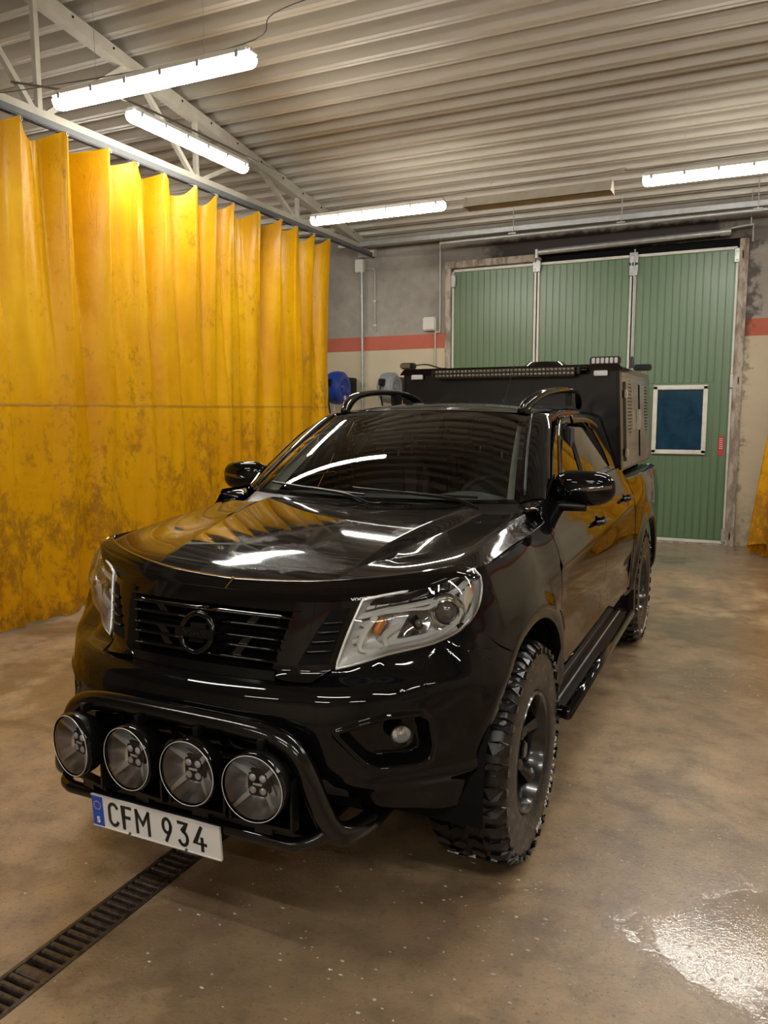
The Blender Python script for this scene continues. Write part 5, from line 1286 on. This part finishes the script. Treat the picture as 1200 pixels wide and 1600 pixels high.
# ---- wheels
def make_wheel(detail):
    root = bpy.data.objects.new('wheel', None); col.objects.link(root)
    R_ = .413; rr = .222; w = .142
    prof = [(-w*.80, rr), (-w*.98, rr+.02), (-w*1.04, rr+.07), (-w*1.0, R_-.060), (-w*.93, R_-.024), (-w*.80, R_-.013), (0, R_-.011), (w*.80, R_-.013), (w*.93, R_-.024), (w*1.0, R_-.060), (w*1.04, rr+.07), (w*1.02, rr+.045), (w*.98, rr+.02), (w*.90, rr+.004), (w*.80, rr)]
    ty = lathe_obj('tyre', prof, M['sidewall'], root, 96, 'x', angle=60)
    # tread lugs
    n = 34; meshes = []
    def lug(pts, h, name):
        bm = bmesh.new(); b = [bm.verts.new((x, 0, 0)) for x in range(0)]
        # pts in (x, arc) ; curved onto the tyre
        lo = []; hi = []
        for x, a in pts:
            a = a*1.22
            rb = R_-.014-(max(0, abs(x)-w*.78)*.45); rt = rb+h-(max(0, abs(x)-w*.86)*.55); th = a/R_
            lo.append(bm.verts.new((x, rb*math.sin(th), rb*math.cos(th)))); s_ = .93; x2 = x*.985; hi.append(bm.verts.new((x2, rt*math.sin(th*s_), rt*math.cos(th*s_))))
        bm.faces.new(hi); k = len(pts)
        for i in range(k): bm.faces.new((lo[i], lo[(i+1) % k], hi[(i+1) % k], hi[i]))
        bmesh.ops.recalc_face_normals(bm, faces=bm.faces); me = bpy.data.meshes.new(name); bm.to_mesh(me); bm.free(); me.materials.append(M['rubber']); return me
    L1 = [lug([(s*w*1.035, -.022), (s*w*1.035, .018), (s*w*.86, .026), (s*w*.60, .020), (s*w*.44, .028), (s*w*.42, -.004), (s*w*.62, -.014), (s*w*.84, -.012)], .015, 'tread_block') for s in (1, -1)]
    L1b = [lug([(s*w*1.005, -.018), (s*w*1.0, .016), (s*w*.80, .022), (s*w*.52, .014), (s*w*.47, -.014), (s*w*.70, -.022), (s*w*.86, -.020)], .014, 'tread_block') for s in (1, -1)]
    L2 = [lug([(s*w*.36, -.020), (s*w*.40, .004), (s*w*.22, .022), (s*w*.04, .018), (s*w*.06, -.006), (s*w*.20, -.024)], .014, 'tread_block') for s in (1, -1)]
    # sidewall shoulder lugs
    def side(s):
        bm = bmesh.new(); pts = [(-.018, R_-.024), (.014, R_-.024), (.016, R_-.040), (.002, R_-.046), (-.012, R_-.040)]; lo = [bm.verts.new((s*(w*1.0-.003), r*math.sin(a/R_), r*math.cos(a/R_))) for a, r in pts]; hi = [bm.verts.new((s*(w*1.0+(.006 if r > R_-.05 else .003)), r*math.sin(a*.9/R_), r*math.cos(a*.9/R_))) for a, r in pts]
        bm.faces.new(hi)
        for i in range(5): bm.faces.new((lo[i], lo[(i+1) % 5], hi[(i+1) % 5], hi[i]))
        bmesh.ops.recalc_face_normals(bm, faces=bm.faces); me = bpy.data.meshes.new('shoulder_lug'); bm.to_mesh(me); bm.free(); me.materials.append(M['rubber']); return me
    items = []
    for i in range(n):
        a = 2*PI*i/n
        for j in (0, 1):
            items.append(((L1 if (i+j) % 2 else L1b)[j], a+(PI/n if j else 0), 'tread_block')); items.append((L2[j], a+(PI/n*.9 if j else 0), 'tread_block'))
        if i % 1 == 0: items.append((side(1) if i == 0 else items[-1][0] if False else None, a, 'shoulder_lug'))
    sm = side(1)
    if detail:
        for me, a, nm in items:
            me = me or sm; o = bpy.data.objects.new(nm, me); col.objects.link(o); o.rotation_euler = (a, 0, 0); o.parent = root
    else:
        bm = bmesh.new()
        for me, a, nm in items:
            me = me or sm; k = len(bm.verts); bm.from_mesh(me); bm.verts.ensure_lookup_table(); bmesh.ops.rotate(bm, verts=bm.verts[k:], cent=(0, 0, 0), matrix=Matrix.Rotation(a, 3, 'X'))
        stuff(bm_obj('tread', bm, M['rubber'], root))
    # rim barrel and spokes
    lathe_obj('rim', [(w*.92, rr+.004), (w*.97, rr-.002), (w*.93, rr-.012), (w*.80, rr-.020), (w*.2, rr-.035), (-w*.8, rr-.02)], M['rim'], root, 64, 'x')
    lathe_obj('brake_disc', [(.0, 0), (.0, .15), (-.02, .15), (-.02, 0)], M['cable'], root, 32, 'x')
    ns = 6; sp = None
    for i in range(ns):
        a = 2*PI*i/ns+.22
        V = []; st = [(.045, .034, .060, .012), (.09, .026, .062, .014), (.14, .022, .070, .010), (.19, .030, .092, .0), (.213, .040, .112, .0)]
        for r_, hw, xo, sk in st:
            V += [(xo, -hw*1.0, r_), (xo+.010, -hw*.25, r_), (xo+.010, hw*.25, r_), (xo, hw, r_), (xo-.045, hw*.8, r_), (xo-.045, -hw*.8, r_)]
        F = [(6*k+j, 6*k+6+j, 6*k+6+(j+1) % 6, 6*k+(j+1) % 6) for k in range(4) for j in range(6)]; F += [tuple(range(6)), tuple(24+j for j in range(6))]
        F = orient(V, F, np.mean(np.array(V), 0))
        if sp is None: sp = mesh_obj('spoke', V, F, M['rim'], root); o = sp
        else: o = sp.copy(); col.objects.link(o)
        o.parent = root; o.rotation_euler = (a, 0, 0)
    lathe_obj('hub_cap', [(.045, .052), (.066, .050), (.072, .036), (.100, .034), (.106, .028), (.107, 0)], M['gloss_plastic'], root, 28, 'x')
    for i in range(6):
        a = 2*PI*i/6+.22+PI/6; bm = bmesh.new(); bmesh.ops.create_cone(bm, segments=6, radius1=.011, radius2=.009, depth=.03, cap_ends=True, matrix=Matrix.Translation((.062, .062*math.sin(a)*.98, .062*math.cos(a)*.98)) @ Matrix.Rotation(PI/2, 4, 'Y')); bm_obj('wheel_nut', bm, M['cable'], root)
    # sidewall lettering
    if detail or True:
        word = 'ALL-TERRAIN T/A'; parts = []
        for w_i, word in enumerate(('ALL-TERRAIN  T/A',)):
            for k, ch in enumerate(word):
                if ch == ' ': continue
                a = math.radians(92+180*w_i)+k*.082+.62; rad = .332
                # local text plane: normal +x, up = radial outwards, reading clockwise seen from outside
                up = Vector((0, math.sin(a), math.cos(a))); rt = Vector((0, math.cos(a), -math.sin(a)))
                M4 = Matrix(((0, 0, 1, w*1.020+.0020), (rt.y, up.y, 0, up.y*rad), (rt.z, up.z, 0, up.z*rad), (0, 0, 0, 1)))
                parts.append((ch, M4))
        big = bmesh.new()
        cache = {}
        for ch, M4 in parts:
            if ch not in cache:
                o = text_obj('tmp', ch, .040, M['letter'], Matrix.Identity(4), None, .0018, .8, offset=.0004); cache[ch] = o
            k = len(big.verts); big.from_mesh(cache[ch].data); big.verts.ensure_lookup_table(); bmesh.ops.transform(big, matrix=M4, verts=big.verts[k:])
        for o in cache.values(): bpy.data.objects.remove(o)
        stuff(lab(bm_obj('sidewall_lettering', big, M['letter'], root), 'pale lettering on the sidewall'))
    return root
w1 = make_wheel(True); w1.parent = truck; w1.location = (.783, 0, .412); w1.rotation_euler = (math.radians(25), 0, 0)
w2 = make_wheel(False); w2.parent = truck; w2.location = (.783, 3.15, .412)
w3 = copy_tree(w2, truck); w3.location = (-.783, 0, .412); w3.rotation_euler = (0, 0, PI)
w4 = copy_tree(w2, truck); w4.location = (-.783, 3.15, .412); w4.rotation_euler = (0, 0, PI)

# ---- bull bar
bb = thing('bull_bar', '', '', (0, -.9, .42)); del bb['label']; del bb['category']; bb.parent = truck; inv = Matrix.Translation((0, .9, -.42))
def PB(o): o.parent = bb; o.matrix_parent_inverse = inv; return o
half = [(0, -.915, .735), (.25, -.915, .733), (.36, -.912, .722), (.425, -.905, .690), (.465, -.90, .630), (.50, -.89, .54), (.535, -.875, .460), (.565, -.83, .425), (.58, -.72, .410), (.58, -.58, .41)]
full = [(-x, y, z) for x, y, z in half[::-1]]+half[1:]
PB(tube('top_tube', cm(full, 6), .035, M['tube'], None, 18))
lowp = [(-.55, -.80, .43), (-.50, -.90, .42), (-.455, -.935, .415), (-.38, -.940, .413), (0, -.940, .413), (.38, -.940, .413), (.455, -.935, .417), (.50, -.915, .43), (.54, -.88, .455)]
PB(tube('lower_tube', cm(lowp, 6), .021, M['tube'], None, 14))
for x in (-.30, .30): PB(box('mount_plate', x-.006, x+.006, -.92, -.60, .40, .62, M['tube']))
PB(box('skid_plate', -.45, .45, -.84, -.60, .37, .385, M['plastic']))
box('front_undertray', -.56, .56, -.68, -.30, .41, .53, M['dark'], truck, .02)

# ---- four driving lamps
def driving_lamp(x, y, z, yaw):
    t = thing('driving_lamp', '', '', (x, y, z)); del t['label']; del t['category']; t.parent = truck
    t.rotation_euler = (0, 0, -PI/2+yaw)                     # local +x looks forward (-Y)
    lathe_obj('lamp_housing', [(-.085, 0), (-.085, .045), (-.06, .075), (-.03, .098), (.0, .104), (.020, .1045), (.022, .100)], M['plastic'], t, 48, 'x')
    lathe_obj('lamp_bezel', [(.010, .1055), (.024, .1055), (.029, .102), (.027, .0985), (.018, .0985)], M['chrome' if False else 'gloss_plastic'], t, 64, 'x')
    lathe_obj('lamp_ring', [(.0285, .1012), (.0300, .1000), (.029, .0988)], M['bezel'], t, 64, 'x')
    lathe_obj('lamp_lens', [(.024, .099), (.034, .080), (.040, .045), (.042, 0)], M['lamp_lens'], t, 48, 'x')
    # four reflector bowls split by an X shaped bridge
    for q in range(4):
        V = []; F = []; n = 20; m = 14; a0 = q*PI/2+.10-PI/4; a1 = a0+PI/2-.20
        for i in range(n+1):
            a = a0+(a1-a0)*i/n
            for k in range(m+1):
                f = k/m; r = .022+(.096-.022)*f; V.append((-.046+.064*f**2.2, r*math.cos(a), r*math.sin(a)))
        F = [(i*(m+1)+k, (i+1)*(m+1)+k, (i+1)*(m+1)+k+1, i*(m+1)+k+1) for i in range(n) for k in range(m)]
        mesh_obj('reflector_bowl', V, F, M['reflector'], t, True)
    lathe_obj('lamp_backing', [(-.052, 0), (-.045, .05), (.01, .098)], M['reflector_dark'], t, 32, 'x')
    for a in (PI/4, 3*PI/4, -PI/4, -3*PI/4):
        c, s = math.cos(a), math.sin(a); tt = Vector((0, -s, c)); ra = Vector((0, c, s)); V = []
        for r, xo, hw in ((.030, -.012, .008), (.096, .018, .006)):
            for dx, sd in ((0, -1), (0, 1), (-.03, 1), (-.03, -1)): V.append(ra*r+tt*hw*sd+Vector((xo+dx, 0, 0)))
        mesh_obj('bridge', V, [(0, 1, 2, 3), (4, 7, 6, 5), (0, 4, 5, 1), (1, 5, 6, 2), (2, 6, 7, 3), (3, 7, 4, 0)], M['bezel'], t)
    box('centre_block', -.03, -.006, -.036, .036, -.040, .040, M['dark'], t, .006)
    for dy in (-.017, .017):
        for dz in (-.019, .019): lathe_obj('led', [(-.010, .0125), (-.004, .011), (.000, .006), (.001, 0)], M['led'], t, 16, 'x', (0, dy, dz))
    box('lamp_badge', -.006, -.003, -.015, .015, -.003, .003, M['white_print'], t)
    # bracket and top fins
    for s in (-1, 1): box('bracket_arm', -.055, -.015, s*.104-.004, s*.104+.004, -.135, .02, M['plastic'], t)
    box('bracket_base', -.060, -.025, -.106, .106, -.142, -.132, M['plastic'], t); box('bracket_foot', -.062, -.030, -.03, .03, -.166, -.138, M['plastic'], t)
    box('top_lug', -.05, -.02, -.012, .012, .098, .128, M['plastic'], t, .003)
    return t
for x, yw in ((-.352, -.22), (-.117, -.10), (.117, .0), (.352, .06)): driving_lamp(x, -.985, .602, yw)

# ---- number plate
pl = thing('number_plate', '', '', (-.058, -.965, .372)); del pl['label']; del pl['category']; pl.parent = truck; pl.rotation_euler = (.07, 0, 0)
box('plate_board', -.262, .262, -.002, .004, -.057, .057, M['plate_white'], pl, .0018); lab(box('blue_strip', -.2600, -.214, -.0035, .0, -.055, .055, M['plate_blue'], pl), 'blue strip with a ring of stars')
def PT_(x, z, y=-.0036): return Matrix.Translation((x, y, z)) @ Matrix.Rotation(PI/2, 4, 'X')
def arc(cx, cy, rx, ry, a0, a1, n=12): return [(cx+rx*math.cos(math.radians(a0+(a1-a0)*k/n)), cy+ry*math.sin(math.radians(a0+(a1-a0)*k/n))) for k in range(n+1)]
GL = {'C': [arc(.5, .72, .42, .28, 28, 180)+arc(.5, .28, .42, .28, 180, 332)], 'F': [[(.12, 0), (.12, 1), (.85, 1)], [(.12, .53), (.72, .53)]], 'M': [[(.06, 0), (.06, 1)], [(.06, 1), (.5, .42), (.94, 1)], [(.94, 1), (.94, 0)]],
      '9': [arc(.5, .68, .36, .32, 0, 360, 20), [(.86, .68), (.80, .48), (.38, 0)]], '3': [[(.12, 1), (.84, 1), (.46, .62)]+arc(.47, .31, .40, .31, 88, -150)], '4': [[(.62, 1), (.08, .27), (.92, .27)], [(.66, .52), (.66, 0)]]}
def glyph(ch, x0, w, z0, h, th, y):
    parts = []
    for st in GL[ch]:
        P3 = [Vector((x0+a*w, 0, z0+b*h)) for a, b in st]; V = []
        for i, p in enumerate(P3):
            d = (P3[min(i+1, len(P3)-1)]-P3[max(i-1, 0)]).normalized(); nn = Vector((-d.z, 0, d.x)); k = 1.
            if 0 < i < len(P3)-1: k = min(1.8, 1/max(.35, abs((P3[i+1]-p).normalized().dot(d))))
            if i == 0: p = p-d*th*.45
            if i == len(P3)-1: p = p+d*th*.45
            V += [p+nn*th*.5*k+Vector((0, y, 0)), p-nn*th*.5*k+Vector((0, y, 0)), p-nn*th*.5*k+Vector((0, y+.0012, 0)), p+nn*th*.5*k+Vector((0, y+.0012, 0))]
        n = len(P3); F = [(4*i+j, 4*i+4+j, 4*i+4+(j+1) % 4, 4*i+(j+1) % 4) for i in range(n-1) for j in range(4)]+[(3, 2, 1, 0), tuple(4*n-4+j for j in range(4))]; parts.append((V, F))
    V, F = merge(parts); return mesh_obj('plate_character', V, F, M['plate_black'], pl)
for ch, x0, w in (('C', -.190, .042), ('F', -.132, .042), ('M', -.074, .056), ('9', .032, .042), ('3', .096, .042), ('4', .158, .048)): glyph(ch, x0, w, -.038, .076, .0108, -.0035)
text_obj('country_letter', 'S', .030, M['white_print'], PT_(-.237, -.033, -.0042), pl, .0003, 1, offset=.001)
bm = bmesh.new()
for k in range(12):
    a = 2*PI*k/12; bmesh.ops.create_circle(bm, cap_ends=True, segments=5, radius=.0024, matrix=Matrix.Translation((-.237+.0145*math.cos(a), -.0042, .020+.0145*math.sin(a))) @ Matrix.Rotation(PI/2, 4, 'X'))
bm_obj('star_ring', bm, M['yellow_print'], pl)
for (a, b, c, d) in ((-.262, .262, .0535, .057), (-.262, .262, -.057, -.0535), (.2585, .262, -.057, .057)): box('plate_rim', a, b, -.0045, -.001, c, d, M['silver'], pl)
for x in (-.105, .125): lathe_obj('screw', [(-.007, 0), (-.007, .004), (-.002, .005)], M['cable'], pl, 10, 'y', (x, 0, -.052))
box('plate_holder', -.25, .25, .004, .02, -.03, .06, M['plastic'], pl)

# ---- canopy box on the bed
cb = thing('canopy_box', '', '', (0, 3.4, 1.27)); del cb['label']; del cb['category']; cb.parent = truck; inv = Matrix.Translation((0, -3.4, -1.27)); cb['label'] = 'black dog-transport canopy box with side doors'
def PC(o, p=None):
    o.parent = p or cb; o.matrix_parent_inverse = inv if p is None else Matrix.Identity(4); return o
Y0, Y1 = 2.645, 4.28; ZB, ZT = 1.275, 1.985; wb, wt = .800, .765
def hexa(name, x0b, x1b, x0t, x1t, y0, y1, z0, z1, mat, bev=0):
    V = [(x0b, y0, z0), (x1b, y0, z0), (x1b, y1, z0), (x0b, y1, z0), (x0t, y0, z1), (x1t, y0, z1), (x1t, y1, z1), (x0t, y1, z1)]
    bm = bmesh.new(); vs = [bm.verts.new(v) for v in V]
    for f in ((3, 2, 1, 0), (4, 5, 6, 7), (0, 1, 5, 4), (1, 2, 6, 5), (2, 3, 7, 6), (3, 0, 4, 7)): bm.faces.new([vs[i] for i in f])
    if bev: bmesh.ops.bevel(bm, geom=list(bm.edges), offset=bev, segments=2, affect='EDGES')
    return bm_obj(name, bm, mat, angle=40)
PC(hexa('box_shell', -wb, wb, -wt, wt, Y0, Y1, ZB, ZT, M['box_black'], .008))
PC(hexa('front_flange', -wb-.006, wb+.006, -wt-.006, wt+.006, Y0-.02, Y0+.01, ZT-.035, ZT+.008, M['gloss_plastic'], .004))
for sx in (1, -1):
    xb, xt = wb*sx, wt*sx
    def SP(y, z, off): f = (z-ZB)/(ZT-ZB); return ((xb*(1-f)+xt*f)+sx*off, y, z)
    def plate(name, y0, y1, z0, z1, o0, o1, mat, bev=.004):
        bm = bmesh.new(); vs = [bm.verts.new(SP(y, z, o)) for o in (o0, o1) for y, z in ((y0, z0), (y1, z0), (y1, z1), (y0, z1))]
        for f in ((0, 1, 2, 3), (7, 6, 5, 4), (0, 4, 5, 1), (1, 5, 6, 2), (2, 6, 7, 3), (3, 7, 4, 0)): bm.faces.new([vs[i] for i in f])
        bmesh.ops.recalc_face_normals(bm, faces=bm.faces)
        if bev: bmesh.ops.bevel(bm, geom=list(bm.edges), offset=bev, segments=2, affect='EDGES')
        return PC(bm_obj(name, bm, mat, angle=40))
    plate('side_frame', Y0+.10, Y1-.02, ZB+.02, ZT-.04, 0, .006, M['mirror_steel']); plate('corner_post', Y0-.004, Y0+.09, ZB, ZT, -.01, .010, M['box_black'])
    for y0, y1 in ((Y0+.20, Y0+.82), (Y0+.90, Y1-.10)):
        d = plate('side_door', y0, y1, ZB+.06, ZT-.10, .004, .018, M['mirror_steel'], .006)
    for yv in (Y0+.38, Y0+1.25):
        bm = bmesh.new(); k = 0
        for r_ in range(-8, 9):
            for c_ in range(-3, 4):
                zz = 1.70+r_*.024; yy = yv+c_*.034+(.017 if r_ % 2 else 0)
                if ((zz-1.70)/.20)**2+((yy-yv)/.11)**2 > 1: continue
                p = SP(yy, zz, .0185); bmesh.ops.create_circle(bm, cap_ends=True, segments=6, radius=.0085, matrix=Matrix.Translation(p) @ Matrix.Rotation(PI/2, 4, 'Y'))
        PC(stuff(bm_obj('vent_holes', bm, M['dark'])))
    for z in (1.40, 1.80):
        p = SP(Y0+.17, z, .02); PC(box('hinge', p[0]-.008, p[0]+.012, p[1]-.035, p[1]+.045, z-.028, z+.028, M['chrome'], None, .006))
    p = SP(Y0+.74, 1.62, .03); PC(box('latch', p[0]-.010, p[0]+.014, p[1]-.03, p[1]+.03, p[2]-.075, p[2]+.075, M['chrome'], None, .006))
    p = SP(Y0+.03, ZT-.045, 0)
    PC(box('marker_lamp', sx*.66-.045, sx*.66+.045, Y0-.035, Y0-.018, ZT-.070, ZT-.035, M['led'], None, .004))
    # corner work lights
wl = PC(box('work_light', -.80, -.70, Y0-.02, Y0+.06, ZT+.01, ZT+.055, M['plastic'], None, .008)); PC(box('work_light_lens', -.80, -.72, Y0-.026, Y0-.018, ZT+.016, ZT+.048, M['led_warm'], None, .003))
PC(tube('work_light_cable', cm([(-.70, Y0, ZT+.035), (-.6, Y0+.01, ZT+.04), (-.50, Y0+.02, ZT+.012), (-.45, Y0+.02, ZT+.01)], 5), .005, M['plastic'], None, 6))
PC(box('roof_work_light', .56, .76, Y0+.10, Y0+.17, ZT+.01, ZT+.065, M['plastic'], None, .008))
for k in range(6): PC(box('work_light_led', .575+.030*k, .597+.030*k, Y0+.094, Y0+.102, ZT+.018, ZT+.056, M['led'], None, .003))
PC(box('side_work_light', .78, .90, Y0+.62, Y0+.70, ZT-.01, ZT+.035, M['plastic'], None, .008)); PC(lathe_obj('mount_bolt', [(0, .02), (.07, .012), (.09, 0)], M['plastic'], None, 12, 'z', (.79, Y0+.45, ZT)))
# long LED light bar on the front top edge
lbx0, lbx1 = -.50, .50; zlb = ZT-.035
lb = PC(box('light_bar', lbx0, lbx1, Y0-.085, Y0-.035, zlb-.035, zlb+.028, M['plastic'], None, .006))
for sx in (lbx0-.02, lbx1+.02): PC(box('light_bar_bracket', sx-.012, sx+.012, Y0-.07, Y0+.0, zlb-.02, zlb+.03, M['plastic'], None, .004))
PC(lathe_obj('bar_knob', [(-.02, .0), (-.02, .022), (.02, .022), (.02, 0)], M['gloss_plastic'], None, 16, 'x', (lbx1+.055, Y0-.05, zlb+.005)))
me = None
for r_ in range(2):
    for k in range(36):
        if me is None: o = lathe_obj('light_bar_led', [(-.004, .0115), (.0, .011), (.004, .006), (.005, 0)], M['led_warm'], None, 8, 'y'); o.data.transform(Matrix.Rotation(PI, 4, 'Z')); me = o.data
        else: o = bpy.data.objects.new('light_bar_led', me); col.objects.link(o)
        o.location = (lbx0+.016+k*(.968/35), Y0-.088, zlb-.017+.028*r_); PC(o)
# rotating beacon cover / roof vent
bc = PC(lathe_obj('roof_vent', [(0, .0), (0, .17), (.02, .175), (.045, .15), (.060, .13), (.064, .0)], M['gloss_plastic'], None, 32, 'z', (.16, 3.15, ZT)))
PC(lathe_obj('roof_vent_base', [(0, .19), (.012, .19), (.016, .17)], M['chrome'], None, 32, 'z', (.16, 3.15, ZT+.0)))
